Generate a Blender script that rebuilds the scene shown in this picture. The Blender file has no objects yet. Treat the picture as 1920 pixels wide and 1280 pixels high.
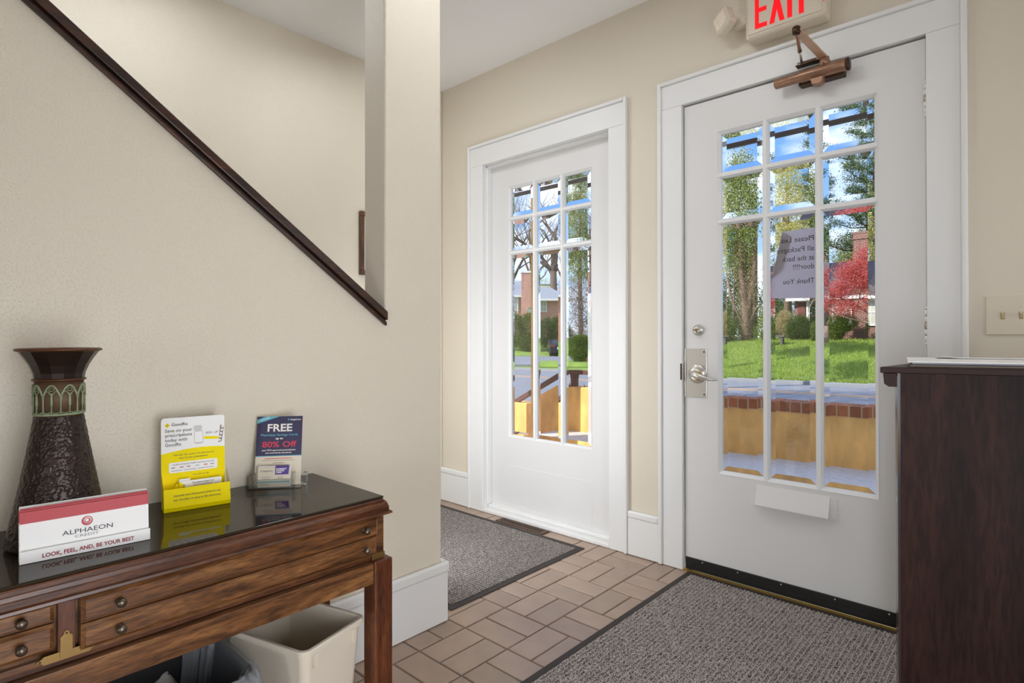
import bpy, bmesh, math, random
import numpy as np
from mathutils import Vector, Matrix

random.seed(7)
rng = np.random.default_rng(7)
S = bpy.context.scene
COL = S.collection

# ------------------------------------------------------------------ camera
H = 1.083
YAW, PITCH, ROLL = 0.744434, 4.3884e-3, -1.65e-3
fw = Vector((-math.sin(YAW) * math.cos(PITCH), math.cos(YAW) * math.cos(PITCH), math.sin(PITCH)))
rt = Vector((math.cos(YAW), math.sin(YAW), 0.0))
up = rt.cross(fw)
r2 = rt * math.cos(ROLL) + up * math.sin(ROLL)
u2 = -rt * math.sin(ROLL) + up * math.cos(ROLL)
cam_data = bpy.data.cameras.new('camera')
cam = bpy.data.objects.new('camera', cam_data)
COL.objects.link(cam)
M = Matrix.Identity(4)
for i in range(3):
    M[i][0], M[i][1], M[i][2] = r2[i], u2[i], -fw[i]
M[0][3], M[1][3], M[2][3] = 0, 0, H
cam.matrix_world = M
cam_data.sensor_fit = 'HORIZONTAL'
cam_data.sensor_width = 36.0
cam_data.lens = 1078.67 / 1920 * 36.0
cam_data.shift_y = -(640 - 626.564) / 1920
cam_data.clip_start = 0.02
cam_data.clip_end = 500
S.camera = cam

# ------------------------------------------------------------------ view, world, sun, area lights
S.view_settings.view_transform = 'Standard'
S.view_settings.look = 'None'
S.view_settings.exposure = 0.0
S.view_settings.gamma = 1.0
S.view_settings.use_curve_mapping = False
S.cycles.max_bounces = 14
S.cycles.diffuse_bounces = 6
S.cycles.glossy_bounces = 5
S.cycles.transmission_bounces = 10
S.cycles.transparent_max_bounces = 12
S.cycles.sample_clamp_indirect = 6.0

W = bpy.data.worlds.new('sky')
S.world = W
W.use_nodes = True
nt = W.node_tree
nt.nodes.clear()
wo = nt.nodes.new('ShaderNodeOutputWorld')
bg = nt.nodes.new('ShaderNodeBackground')
tc = nt.nodes.new('ShaderNodeTexCoord')
sep = nt.nodes.new('ShaderNodeSeparateXYZ')
ramp = nt.nodes.new('ShaderNodeValToRGB')
ns = nt.nodes.new('ShaderNodeTexNoise')
cr = nt.nodes.new('ShaderNodeValToRGB')
mx = nt.nodes.new('ShaderNodeMix')
mx.data_type = 'RGBA'
mpg = nt.nodes.new('ShaderNodeMapping')
nt.links.new(tc.outputs['Generated'], sep.inputs[0])
nt.links.new(sep.outputs['Z'], ramp.inputs[0])
ramp.color_ramp.elements[0].position = 0.0
ramp.color_ramp.elements[0].color = (0.50, 0.64, 0.80, 1)
ramp.color_ramp.elements[1].position = 0.5
ramp.color_ramp.elements[1].color = (0.07, 0.19, 0.54, 1)
e = ramp.color_ramp.elements.new(0.25)
e.color = (0.15, 0.33, 0.68, 1)
nt.links.new(tc.outputs['Generated'], mpg.inputs[0])
mpg.inputs['Scale'].default_value = (1, 1, 2.2)
nt.links.new(mpg.outputs[0], ns.inputs['Vector'])
ns.inputs['Scale'].default_value = 4.2
ns.inputs['Detail'].default_value = 6
nt.links.new(ns.outputs[0], cr.inputs[0])
cr.color_ramp.elements[0].position = 0.44
cr.color_ramp.elements[1].position = 0.66
nt.links.new(cr.outputs[0], mx.inputs['Factor'])
nt.links.new(ramp.outputs[0], mx.inputs['A'])
mx.inputs['B'].default_value = (1.22, 1.25, 1.30, 1)
nt.links.new(mx.outputs['Result'], bg.inputs[0])
bg.inputs[1].default_value = 1.7
nt.links.new(bg.outputs[0], wo.inputs[0])

def aim(o, d):
    o.rotation_euler = Vector(d).to_track_quat('-Z', 'Y').to_euler()

sd = bpy.data.lights.new('sun', 'SUN')
sd.energy = 6.2
sd.angle = math.radians(0.6)
sd.color = (1.0, 0.94, 0.84)
sun = bpy.data.objects.new('sun', sd)
COL.objects.link(sun)
sun.location = (-8, -10, 12)
aim(sun, (0.45, 0.75, -0.60))

def area(name, loc, d, sx, sy, power, color):
    l = bpy.data.lights.new(name, 'AREA')
    l.shape = 'RECTANGLE'
    l.size, l.size_y = sx, sy
    l.energy = power
    l.color = color
    o = bpy.data.objects.new(name, l)
    COL.objects.link(o)
    o.location = loc
    aim(o, d)
    return o
COOL = (0.95, 0.98, 1.035)
area('fill_light_right', (1.03, 1.95, 1.15), (-1, -0.10, 0.0), 0.9, 1.7, 11, COOL)  # added area light at a blank wall, brightening the stair wall; no window
area('fill_light_right_rear', (1.03, -1.6, 1.2), (-1, 0.6, 0.0), 1.2, 1.6, 11, COOL)  # unseen fill from the right rear, added to lift the room; no window built
area('low_fill_light_right', (1.03, 0.6, 0.70), (-1, 0.20, 0.0), 1.5, 1.2, 23, COOL).data.spread = math.radians(120)  # low fill added for the baseboards and table front, with no opening behind it
area('rear_fill_light', (0.95, -3.6, 0.75), (-0.28, 1, -0.04), 0.8, 1.3, 6.5, COOL).data.spread = math.radians(45)  # fill added for the lower entrance door; there is no rear door
area('hall_fill_light', (-2.10, 1.55, 0.80), (-0.25, 1, -0.05), 0.16, 1.2, 10, COOL)  # unseen fill added behind the pier to brighten the narrow door and mat
area('hall_ceiling_fill', (-2.35, 1.62, 2.66), (0, 0.15, -1), 0.3, 0.3, 4, COOL)  # extra fill tucked out of view above the hall; no fixture built
area('bounce_flash', (-0.2, 0.55, 2.15), (-0.42, 0.40, 1.0), 0.4, 0.4, 4, COOL).data.spread = math.radians(85)
area('stair_ceiling_fill', (-2.4, 0.55, 2.68), (0, 0.1, -1), 0.6, 0.9, 6.9, COOL)  # unseen fill added to brighten the stairwell wall
area('entry_ceiling_fill', (-1.2, 1.45, 2.69), (0, 0, -1), 0.4, 0.4, 5.5, COOL)  # overhead fill added out of view to lift the entry, without a fixture

# ------------------------------------------------------------------ helpers
class MB:
    def __init__(s):
        s.v, s.f, s.m, s.sm = [], [], [], []
    def add(s, verts, faces, mat=0, smooth=False, xf=None):
        b = len(s.v)
        for p in verts:
            p = Vector(p)
            if xf is not None:
                p = xf @ p
            s.v.append((p.x, p.y, p.z))
        for f in faces:
            s.f.append(tuple(i + b for i in f))
            s.m.append(mat)
            s.sm.append(smooth)
        return s
    def box(s, x0, x1, y0, y1, z0, z1, mat=0, xf=None):
        v = [(x0, y0, z0), (x1, y0, z0), (x1, y1, z0), (x0, y1, z0), (x0, y0, z1), (x1, y0, z1), (x1, y1, z1), (x0, y1, z1)]
        f = [(0, 3, 2, 1), (4, 5, 6, 7), (0, 1, 5, 4), (1, 2, 6, 5), (2, 3, 7, 6), (3, 0, 4, 7)]
        return s.add(v, f, mat, False, xf)
    def prism(s, poly, axis, a, b, mat=0, xf=None, smooth=False):
        n = len(poly)
        def mk(p, t):
            if axis == 'x': return (t, p[0], p[1])
            if axis == 'y': return (p[0], t, p[1])
            return (p[0], p[1], t)
        v = [mk(p, a) for p in poly] + [mk(p, b) for p in poly]
        f = [tuple(range(n))[::-1], tuple(range(n, 2 * n))]
        f += [(i, (i + 1) % n, n + (i + 1) % n, n + i) for i in range(n)]
        return s.add(v, f, mat, smooth, xf)
    def lathe(s, prof, c=(0, 0, 0), n=32, mat=0, xf=None, smooth=True, close=False):
        v, f = [], []
        for r, z in prof:
            for k in range(n):
                a = 2 * math.pi * k / n
                v.append((c[0] + r * math.cos(a), c[1] + r * math.sin(a), c[2] + z))
        m = len(prof)
        rows = m if close else m - 1
        for i in range(rows):
            for k in range(n):
                j, k2 = (i + 1) % m, (k + 1) % n
                f.append((i * n + k, i * n + k2, j * n + k2, j * n + k))
        if not close:
            if prof[0][0] > 1e-5: f.append(tuple(range(n))[::-1])
            if prof[-1][0] > 1e-5: f.append(tuple(range((m - 1) * n, m * n)))
        return s.add(v, f, mat, smooth, xf)
    def tube(s, pts, rad, n=8, mat=0, xf=None, smooth=True):
        pts = [Vector(p) for p in pts]
        if not hasattr(rad, '__len__'): rad = [rad] * len(pts)
        v, f = [], []
        ref = None
        for i, p in enumerate(pts):
            t = (pts[min(i + 1, len(pts) - 1)] - pts[max(i - 1, 0)]).normalized()
            if ref is None:
                ref = Vector((0, 0, 1)) if abs(t.z) < 0.9 else Vector((1, 0, 0))
            x = (ref - t * ref.dot(t)).normalized()
            ref = x
            y = t.cross(x)
            for k in range(n):
                a = 2 * math.pi * k / n
                v.append(p + x * (rad[i] * math.cos(a)) + y * (rad[i] * math.sin(a)))
        for i in range(len(pts) - 1):
            for k in range(n):
                k2 = (k + 1) % n
                f.append((i * n + k, i * n + k2, (i + 1) * n + k2, (i + 1) * n + k))
        f.append(tuple(range(n))[::-1])
        f.append(tuple(range((len(pts) - 1) * n, len(pts) * n)))
        return s.add(v, f, mat, smooth, xf)
    def mesh(s, name):
        me = bpy.data.meshes.new(name)
        me.from_pydata(s.v, [], s.f)
        me.polygons.foreach_set('material_index', s.m)
        me.polygons.foreach_set('use_smooth', s.sm)
        me.update()
        bm = bmesh.new()
        bm.from_mesh(me)
        bmesh.ops.recalc_face_normals(bm, faces=bm.faces)
        bm.to_mesh(me)
        bm.free()
        return me

def wloc(o):
    l = Vector((0, 0, 0))
    while o is not None:
        l += o.location
        o = o.parent
    return l

def put(name, mb, mats, parent=None, bevel=0.0, seg=2, origin=None, **props):
    """Link the collected shapes as one mesh object. Shapes are given in world coordinates."""
    me = mb.mesh(name)
    o = bpy.data.objects.new(name, me)
    for m in (mats if isinstance(mats, (list, tuple)) else [mats]):
        me.materials.append(m)
    base = wloc(parent) if parent is not None else Vector((0, 0, 0))
    if origin is not None:
        off = Vector(origin)
        me.transform(Matrix.Translation(-off))
        o.location = off - base
    else:
        me.transform(Matrix.Translation(-base))
    if parent is not None:
        o.parent = parent
    COL.objects.link(o)
    if bevel > 0:
        b = o.modifiers.new('bevel', 'BEVEL')
        b.width = bevel
        b.segments = seg
        b.limit_method = 'ANGLE'
        b.angle_limit = math.radians(35)
    for k, v in props.items():
        o[k] = v
    return o

def thing(name, label, cat, loc=(0, 0, 0), group=None):
    o = bpy.data.objects.new(name, None)
    o.empty_display_size = 0.05
    o.location = loc
    COL.objects.link(o)
    o['label'] = label
    if cat: o['category'] = cat
    if group: o['group'] = group
    return o

def setting(name, label, loc=(0, 0, 0)):
    o = thing(name, label, None, loc)
    o['kind'] = 'structure'
    return o

def tag(o, label, cat, group=None):
    o['label'] = label
    o['category'] = cat
    if group: o['group'] = group
    return o

def frame(o, ex, ey):
    ex = Vector(ex).normalized()
    ey = Vector(ey)
    ey = (ey - ex * ey.dot(ex)).normalized()
    ez = ex.cross(ey)
    m = Matrix.Identity(4)
    for i in range(3):
        m[i][0], m[i][1], m[i][2], m[i][3] = ex[i], ey[i], ez[i], o[i]
    return m

TEXTS = []
def text(body, xf, size, mat, parent, width=None, bold=0.0, align='LEFT', mirror=False, shear=0.0, name='lettering', line=1.0):
    c = bpy.data.curves.new(name, 'FONT')
    c.body = body
    c.size = size
    c.align_x = align
    c.offset = bold
    c.shear = shear
    c.space_line = line
    c.extrude = 0.00012
    c.resolution_u = 3
    c.materials.append(mat)
    o = bpy.data.objects.new(name, c)
    o.parent = parent
    base = wloc(parent)
    m = Matrix.Translation(-base) @ xf
    if mirror:
        m = m @ Matrix.Diagonal((-1, 1, 1, 1))
    o.matrix_local = m
    COL.objects.link(o)
    TEXTS.append((o, width, m))
    return o

# ---- materials
def new_mat(name):
    m = bpy.data.materials.new(name)
    m.use_nodes = True
    t = m.node_tree
    return m, t, t.nodes['Principled BSDF']

def lin(h):
    h = h.lstrip('#')
    def g(c):
        c = c / 255
        return c / 12.92 if c <= 0.04045 else ((c + 0.055) / 1.055) ** 2.4
    return tuple(g(int(h[i:i + 2], 16)) for i in (0, 2, 4)) + (1,)

def mat(name, col, rough=0.5, metal=0.0, var=0.0, vscale=8.0, bump=0.0, bscale=60.0, bdist=0.002, spec=0.5, emit=None, es=0.0, stretch=(1, 1, 1), rand=0.0, trans=0.0):
    m, t, p = new_mat(name)
    c = lin(col) if isinstance(col, str) else tuple(col) + (1,)
    p.inputs['Base Color'].default_value = c
    p.inputs['Roughness'].default_value = rough
    p.inputs['Metallic'].default_value = metal
    p.inputs['Specular IOR Level'].default_value = spec
    if emit:
        p.inputs['Emission Color'].default_value = lin(emit)
        p.inputs['Emission Strength'].default_value = es
    co = None
    if var > 0 or bump > 0:
        tcn = t.nodes.new('ShaderNodeTexCoord')
        mp = t.nodes.new('ShaderNodeMapping')
        mp.inputs['Scale'].default_value = stretch
        t.links.new(tcn.outputs['Object'], mp.inputs[0])
        co = mp.outputs[0]
    colsock = None
    if var > 0:
        n = t.nodes.new('ShaderNodeTexNoise')
        n.inputs['Scale'].default_value = vscale
        n.inputs['Detail'].default_value = 5
        t.links.new(co, n.inputs['Vector'])
        mr = t.nodes.new('ShaderNodeMapRange')
        mr.inputs['From Min'].default_value = 0.3
        mr.inputs['From Max'].default_value = 0.7
        mr.inputs['To Min'].default_value = 1 - var
        mr.inputs['To Max'].default_value = 1 + var
        t.links.new(n.outputs[0], mr.inputs[0])
        hs = t.nodes.new('ShaderNodeHueSaturation')
        hs.inputs['Color'].default_value = c
        t.links.new(mr.outputs[0], hs.inputs['Value'])
        colsock = hs.outputs[0]
    if rand > 0:
        oi = t.nodes.new('ShaderNodeObjectInfo')
        mr = t.nodes.new('ShaderNodeMapRange')
        mr.inputs['To Min'].default_value = 1 - rand
        mr.inputs['To Max'].default_value = 1 + rand
        t.links.new(oi.outputs['Random'], mr.inputs[0])
        hs = t.nodes.new('ShaderNodeHueSaturation')
        hs.inputs['Color'].default_value = c
        if colsock: t.links.new(colsock, hs.inputs['Color'])
        t.links.new(mr.outputs[0], hs.inputs['Value'])
        colsock = hs.outputs[0]
    if colsock: t.links.new(colsock, p.inputs['Base Color'])
    if bump > 0:
        n = t.nodes.new('ShaderNodeTexNoise')
        n.inputs['Scale'].default_value = bscale
        n.inputs['Detail'].default_value = 4
        t.links.new(co, n.inputs['Vector'])
        b = t.nodes.new('ShaderNodeBump')
        b.inputs['Strength'].default_value = bump
        b.inputs['Distance'].default_value = bdist
        t.links.new(n.outputs[0], b.inputs['Height'])
        t.links.new(b.outputs[0], p.inputs['Normal'])
    return m

def wood(name, cols, grain_axis='y', scale=1.0, rough=0.35, coat=0.15, contrast=(0.3, 0.7), distort=2.2, rand=True, spec=0.4):
    m, t, p = new_mat(name)
    tcn = t.nodes.new('ShaderNodeTexCoord')
    mp = t.nodes.new('ShaderNodeMapping')
    sc = {'x': (1.2, 9, 9), 'y': (9, 1.2, 9), 'z': (9, 9, 1.2)}[grain_axis]
    mp.inputs['Scale'].default_value = tuple(q * scale for q in sc)
    t.links.new(tcn.outputs['Object'], mp.inputs[0])
    if rand:
        oi = t.nodes.new('ShaderNodeObjectInfo')
        ml = t.nodes.new('ShaderNodeMath'); ml.operation = 'MULTIPLY'; ml.inputs[1].default_value = 40
        t.links.new(oi.outputs['Random'], ml.inputs[0])
        va = t.nodes.new('ShaderNodeVectorMath'); va.operation = 'ADD'
        t.links.new(mp.outputs[0], va.inputs[0]); t.links.new(ml.outputs[0], va.inputs[1])
        vec = va.outputs[0]
    else:
        vec = mp.outputs[0]
    n1 = t.nodes.new('ShaderNodeTexNoise')
    n1.inputs['Scale'].default_value = 1.3; n1.inputs['Detail'].default_value = 6; n1.inputs['Distortion'].default_value = distort
    t.links.new(vec, n1.inputs['Vector'])
    r = t.nodes.new('ShaderNodeValToRGB')
    r.color_ramp.elements[0].position = contrast[0]; r.color_ramp.elements[0].color = lin(cols[0])
    r.color_ramp.elements[1].position = contrast[1]; r.color_ramp.elements[1].color = lin(cols[2])
    e = r.color_ramp.elements.new((contrast[0] + contrast[1]) / 2); e.color = lin(cols[1])
    t.links.new(n1.outputs[0], r.inputs[0])
    n2 = t.nodes.new('ShaderNodeTexNoise')
    n2.inputs['Scale'].default_value = 24; n2.inputs['Detail'].default_value = 4; n2.inputs['Distortion'].default_value = 0.6
    t.links.new(vec, n2.inputs['Vector'])
    mr = t.nodes.new('ShaderNodeMapRange')
    mr.inputs['From Min'].default_value = 0.35; mr.inputs['From Max'].default_value = 0.6
    mr.inputs['To Min'].default_value = 0.55; mr.inputs['To Max'].default_value = 1.12
    t.links.new(n2.outputs[0], mr.inputs[0])
    hs = t.nodes.new('ShaderNodeHueSaturation')
    t.links.new(r.outputs[0], hs.inputs['Color']); t.links.new(mr.outputs[0], hs.inputs['Value'])
    t.links.new(hs.outputs[0], p.inputs['Base Color'])
    p.inputs['Roughness'].default_value = rough
    p.inputs['Coat Weight'].default_value = coat
    p.inputs['Specular IOR Level'].default_value = spec
    p.inputs['Coat Roughness'].default_value = 0.25
    return m

def leafmat(name, c0, c1, c2, transl=0.35):
    m, t, p = new_mat(name)
    t.nodes.remove(p)
    g = t.nodes.new('ShaderNodeNewGeometry')
    r = t.nodes.new('ShaderNodeValToRGB')
    r.color_ramp.elements[0].color = lin(c0); r.color_ramp.elements[1].color = lin(c2)
    e = r.color_ramp.elements.new(0.5); e.color = lin(c1)
    t.links.new(g.outputs['Random Per Island'], r.inputs[0])
    d = t.nodes.new('ShaderNodeBsdfDiffuse'); tr = t.nodes.new('ShaderNodeBsdfTranslucent'); mxs = t.nodes.new('ShaderNodeMixShader')
    t.links.new(r.outputs[0], d.inputs[0]); t.links.new(r.outputs[0], tr.inputs[0])
    mxs.inputs[0].default_value = transl
    t.links.new(d.outputs[0], mxs.inputs[1]); t.links.new(tr.outputs[0], mxs.inputs[2])
    t.links.new(mxs.outputs[0], t.nodes['Material Output'].inputs[0])
    return m

def glassmat(name, tint=(1, 1, 1), rough=0.0, ior=1.5):
    m, t, p = new_mat(name)
    t.nodes.remove(p)
    g = t.nodes.new('ShaderNodeBsdfGlass')
    g.inputs['Color'].default_value = tint + (1,)
    g.inputs['Roughness'].default_value = rough
    g.inputs['IOR'].default_value = ior
    t.links.new(g.outputs[0], t.nodes['Material Output'].inputs[0])
    return m

def plaster(name, col, bump=0.34):
    m, t, p = new_mat(name)
    tcn = t.nodes.new('ShaderNodeTexCoord')
    n = t.nodes.new('ShaderNodeTexNoise'); n.inputs['Scale'].default_value = 190; n.inputs['Detail'].default_value = 2
    v = t.nodes.new('ShaderNodeTexNoise'); v.inputs['Scale'].default_value = 9; v.inputs['Detail'].default_value = 3
    t.links.new(tcn.outputs['Object'], n.inputs['Vector']); t.links.new(tcn.outputs['Object'], v.inputs['Vector'])
    r = t.nodes.new('ShaderNodeMapRange')
    r.inputs['From Min'].default_value = 0.52; r.inputs['From Max'].default_value = 0.75
    t.links.new(n.outputs[0], r.inputs[0])
    a = t.nodes.new('ShaderNodeMath'); a.operation = 'MULTIPLY_ADD'
    t.links.new(v.outputs[0], a.inputs[0]); a.inputs[1].default_value = 0.35
    t.links.new(r.outputs[0], a.inputs[2])
    b = t.nodes.new('ShaderNodeBump'); b.inputs['Strength'].default_value = bump; b.inputs['Distance'].default_value = 0.004
    t.links.new(a.outputs[0], b.inputs['Height']); t.links.new(b.outputs[0], p.inputs['Normal'])
    p.inputs['Base Color'].default_value = lin(col)
    p.inputs['Roughness'].default_value = 0.42
    p.inputs['Specular IOR Level'].default_value = 0.35
    return m

def brickmat(name, c1, c2, mortar, scale=1.0, ry=0.0):
    m, t, p = new_mat(name)
    tcn = t.nodes.new('ShaderNodeTexCoord')
    sepn = t.nodes.new('ShaderNodeSeparateXYZ'); t.links.new(tcn.outputs['Object'], sepn.inputs[0])
    ad = t.nodes.new('ShaderNodeMath'); ad.operation = 'ADD'
    t.links.new(sepn.outputs[0], ad.inputs[0]); t.links.new(sepn.outputs[1], ad.inputs[1])
    cb = t.nodes.new('ShaderNodeCombineXYZ'); t.links.new(ad.outputs[0], cb.inputs[0]); t.links.new(sepn.outputs[2], cb.inputs[1])
    b = t.nodes.new('ShaderNodeTexBrick')
    b.inputs['Color1'].default_value = lin(c1); b.inputs['Color2'].default_value = lin(c2); b.inputs['Mortar'].default_value = lin(mortar)
    b.inputs['Scale'].default_value = scale; b.inputs['Mortar Size'].default_value = 0.012
    b.inputs['Brick Width'].default_value = 0.22; b.inputs['Row Height'].default_value = 0.075
    t.links.new(cb.outputs[0], b.inputs['Vector']); t.links.new(b.outputs[0], p.inputs['Base Color'])
    p.inputs['Roughness'].default_value = 0.85
    return m

WALL = plaster('wall_paint', '#ddd4c2')
WALLF = plaster('wall_paint_front', '#dbd2c0', 0.10)
CEIL = mat('ceiling_paint', '#f5f5f5', 0.7, bump=0.1, bscale=120)
TRIM = mat('white_trim_paint', '#e6e6e4', 0.38, bump=0.12, bscale=14, bdist=0.003, stretch=(6, 6, 0.6))
DOORP = mat('white_door_paint', '#dedddb', 0.36, bump=0.12, bscale=14, bdist=0.003, stretch=(6, 6, 0.6))
DARKGAP = mat('dark_gap', '#1c140f', 0.8)
RAILW = wood('dark_stained_wood', ('#1c0d06', '#3a1d0f', '#4e2a17'), 'y', 1.0, 0.35)
TABLEW = wood('walnut', ('#3a2110', '#734a28', '#966a3f'), 'y', 1.0, 0.30, 0.25, (0.28, 0.72), 3.2)
TABLEM = wood('walnut_moulding', ('#35190c', '#573018', '#71452a'), 'y', 1.0, 0.32, 0.25)
TABLEL = wood('walnut_leg', ('#3a1a0b', '#5c2e16', '#744020'), 'z', 1.0, 0.34, 0.2)
ESPRESSO = wood('espresso_veneer', ('#1c100d', '#291814', '#3b231b'), 'z', 0.55, 0.42, 0.0, (0.35, 0.65), 0.6, spec=0.12)
ESPGLOSS = mat('espresso_gloss', '#2a1715', 0.20, spec=0.6)
ESPEDGE = mat('espresso_edge', '#2e1b18', 0.42, spec=0.15)
TILE = mat('brown_quarry_tile', '#a48d7b', 0.30, var=0.10, vscale=7, bump=0.08, bscale=40, rand=0.10)
GROUT = mat('grey_grout', '#7d736b', 0.9, var=0.15, vscale=20)
GLASS = glassmat('clear_glass')
ACRYL = glassmat('clear_acrylic', (0.97, 0.98, 0.98), 0.02, 1.45)
PALEBRONZE = mat('pale_bronze_arm', '#cdab92', 0.34, 0.6, var=0.1, vscale=30)
BRONZE = mat('bronze_metal', '#9a765f', 0.36, 0.6, var=0.15, vscale=30)
DBRONZE = mat('dark_bronze', '#4a3526', 0.4, 0.7)
NICKEL = mat('satin_nickel', '#cfccc4', 0.28, 0.7)
BRASS = mat('polished_brass', '#d9b25f', 0.28, 0.95)
OLDBRASS = mat('aged_brass', '#93784a', 0.38, 0.85, var=0.1, vscale=25)
PEWTER = mat('pewter_knob', '#6b6053', 0.34, 0.85, var=0.2, vscale=60)
BLACKP = mat('black_rubber', '#141312', 0.55)
IVORY = mat('ivory_plastic', '#d8cdb8', 0.4)
WPAPER = mat('white_card', '#f0efed', 0.5)
SWTOG = mat('switch_toggle', '#cdbf9c', 0.35)
REDINK = mat('red_ink', '#b4222e', 0.45)
DREDINK = mat('dark_red_ink', '#93303a', 0.5)
BLACKINK = mat('black_ink', '#232122', 0.5)
GREYINK = mat('grey_ink', '#77726f', 0.5)
YELLOW = mat('yellow_card', '#f8e200', 0.5, spec=0.08)
BROWNINK = mat('olive_ink', '#4d4200', 0.5)
NAVY = mat('navy_print', '#332f52', 0.35)
PURPLE = mat('purple_print', '#4c2f8c', 0.35)
TEAL = mat('teal_print', '#5fb3c6', 0.4)
PINKRED = mat('pink_red_ink', '#d8344f', 0.4)
WHITEINK = mat('white_ink', '#f2eee6', 0.5)
CREAM = mat('cream_card', '#e3d8c4', 0.5)

# ================================================================== ROOM SHELL
CZ = 2.726
# floor: grout bed, tiles as parts
fl = setting('floor', 'brown quarry tile floor laid in a basket weave')
put('grout_bed', MB().box(-2.95, 3.0, -4.0, 2.70, -0.06, -0.0045), GROUT, fl)
PX, PY, PS = -1.3720, 2.1050, 0.2145
G = 0.0031
def tile_mesh(w, d):
    mb = MB()
    b = 0.0022
    x, y = w / 2, d / 2
    v = [(-x, -y, -0.012), (x, -y, -0.012), (x, y, -0.012), (-x, y, -0.012), (-x, -y, -b), (x, -y, -b), (x, y, -b), (-x, y, -b),
         (-x + b, -y + b, 0), (x - b, -y + b, 0), (x - b, y - b, 0), (-x + b, y - b, 0)]
    f = [(0, 1, 5, 4), (1, 2, 6, 5), (2, 3, 7, 6), (3, 0, 4, 7), (4, 5, 9, 8), (5, 6, 10, 9), (6, 7, 11, 10), (7, 4, 8, 11), (8, 9, 10, 11)]
    mb.add(v, f)
    me = mb.mesh('tile')
    me.materials.append(TILE)
    return me
TM = {}
hidden_tiles = MB()
mats_rect = [(-2.93, -1.72, 1.53, 2.40), (-1.19, -0.28, 0.97, 2.49)]
ntile = 0
for i in range(-8, 22):
    for j in range(-29, 3):
        x0, y0 = PX + PS * i, PY + PS * j
        if (i + j) % 2:
            rects = [(x0, x0 + PS / 2, y0, y0 + PS), (x0 + PS / 2, x0 + PS, y0, y0 + PS)]
        else:
            rects = [(x0, x0 + PS, y0, y0 + PS / 2), (x0, x0 + PS, y0 + PS / 2, y0 + PS)]
        for a, b, c, d in rects:
            a, b, c, d = max(a, -2.955), min(b, 2.99), max(c, -3.99), min(d, 2.515)
            if b - a < 0.02 or d - c < 0.02: continue
            a += G; b -= G; c += G; d -= G
            hid = any(a > m[0] and b < m[1] and c > m[2] and d < m[3] for m in mats_rect)
            hid = hid or c < 0.1 or a > -0.05 or (b < -1.69 and d < 1.45)
            if hid:
                a < 1.05 and hidden_tiles.box(a, b, c, d, -0.012, 0)
                continue
            key = (round(b - a, 3), round(d - c, 3))
            if key not in TM: TM[key] = tile_mesh(*key)
            o = bpy.data.objects.new('tile', TM[key])
            o.parent = fl
            o.location = ((a + b) / 2, (c + d) / 2, random.uniform(-0.0008, 0.0004))
            o.rotation_euler = (random.uniform(-.004, .004), random.uniform(-.004, .004), random.uniform(-.006, .006))
            COL.objects.link(o)
            ntile += 1
put('tile_field', hidden_tiles, TILE, fl, kind='stuff')

o = put('ceiling', MB().box(-2.95, 3.0, -4.0, 2.70, CZ, CZ + 0.12), CEIL, kind='structure', label='smooth white ceiling above the entry')
# front wall with two door openings
D1A, D1B, D1T = -2.5526, -1.632, 2.150
D2A, D2B, D2T = -1.230, -0.3005, 2.160
WY0, WY1 = 2.515, 2.70
mb = MB()
for x0, x1, z0, z1 in [(-6.0, D1A - 0.02, -0.05, 3.0), (D1B + 0.02, D2A - 0.02, -0.05, 3.0), (D2B + 0.02, 4.0, -0.05, 3.0),
                       (D1A - 0.02, D1B + 0.02, D1T + 0.02, 3.0), (D2A - 0.02, D2B + 0.02, D2T + 0.02, 3.0)]:
    mb.box(x0, x1, WY0, WY1, z0, z1)
put('wall_front', mb, WALLF, kind='structure', label='cream plaster wall holding the two white glazed doors')
put('wall_stairwell', MB().box(-6.0, -2.95, -4.0, 2.51, -0.05, 3.0), WALL, kind='structure', label='cream plaster wall behind the staircase opening')
put('wall_right', MB().box(1.06, 1.18, -4.0, 2.51, -0.05, 3.0), WALL, kind='structure', label='cream plaster wall on the far right of the entry')
put('wall_back', MB().box(-6.0, 3.12, -4.12, -4.0, -0.05, 3.0), WALL, kind='structure', label='cream plaster wall behind the viewer')
put('roof', MB().box(-6.0, 4.0, -4.3, 2.85, 3.0, 5.6), WALL, kind='structure', label='upper storey of the building above the entry')
# stair wall with sloped opening and pier
SL = 0.7376
def capz(y): return 1.1216 + (1.179 - y) * SL
ytop = 1.179 - (CZ - 1.1216 - 0.02) / SL
poly = [(-4.0, -0.02), (1.435, -0.02), (1.435, CZ), (1.179, CZ), (1.179, capz(1.179) + 0.02), (ytop, CZ), (-4.0, CZ)]
put('wall_left', MB().prism(poly, 'x', -1.82, -1.69), WALL, bevel=0.008, seg=3, kind='structure', label='cream stair wall with sloped opening and square pier')

# dark wood cap along the slope
cp = thing('stair_rail_cap', 'dark stained wooden cap along the sloping edge of the stair wall', 'stair rail', (-1.69, 1.17, 1.12))
def slope_strip(z0, z1, x0, x1, ya=1.178, yb=-1.05):
    return MB().add([(x0, ya, capz(ya) + z0), (x1, ya, capz(ya) + z0), (x1, ya, capz(ya) + z1), (x0, ya, capz(ya) + z1),
                     (x0, yb, capz(yb) + z0), (x1, yb, capz(yb) + z0), (x1, yb, capz(yb) + z1), (x0, yb, capz(yb) + z1)],
                    [(0, 1, 2, 3), (4, 7, 6, 5), (0, 4, 5, 1), (1, 5, 6, 2), (2, 6, 7, 3), (3, 7, 4, 0)])
put('cap_board', slope_strip(0.019, 0.049, -1.832, -1.669), RAILW, cp, bevel=0.003)
put('bed_moulding', slope_strip(0.0, 0.0125, -1.6895, -1.676), RAILW, cp, bevel=0.002)
put('shadow_groove', slope_strip(0.0125, 0.0192, -1.6895, -1.684), DARKGAP, cp)  # dark strip standing in for the shaded groove under the cap board

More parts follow.
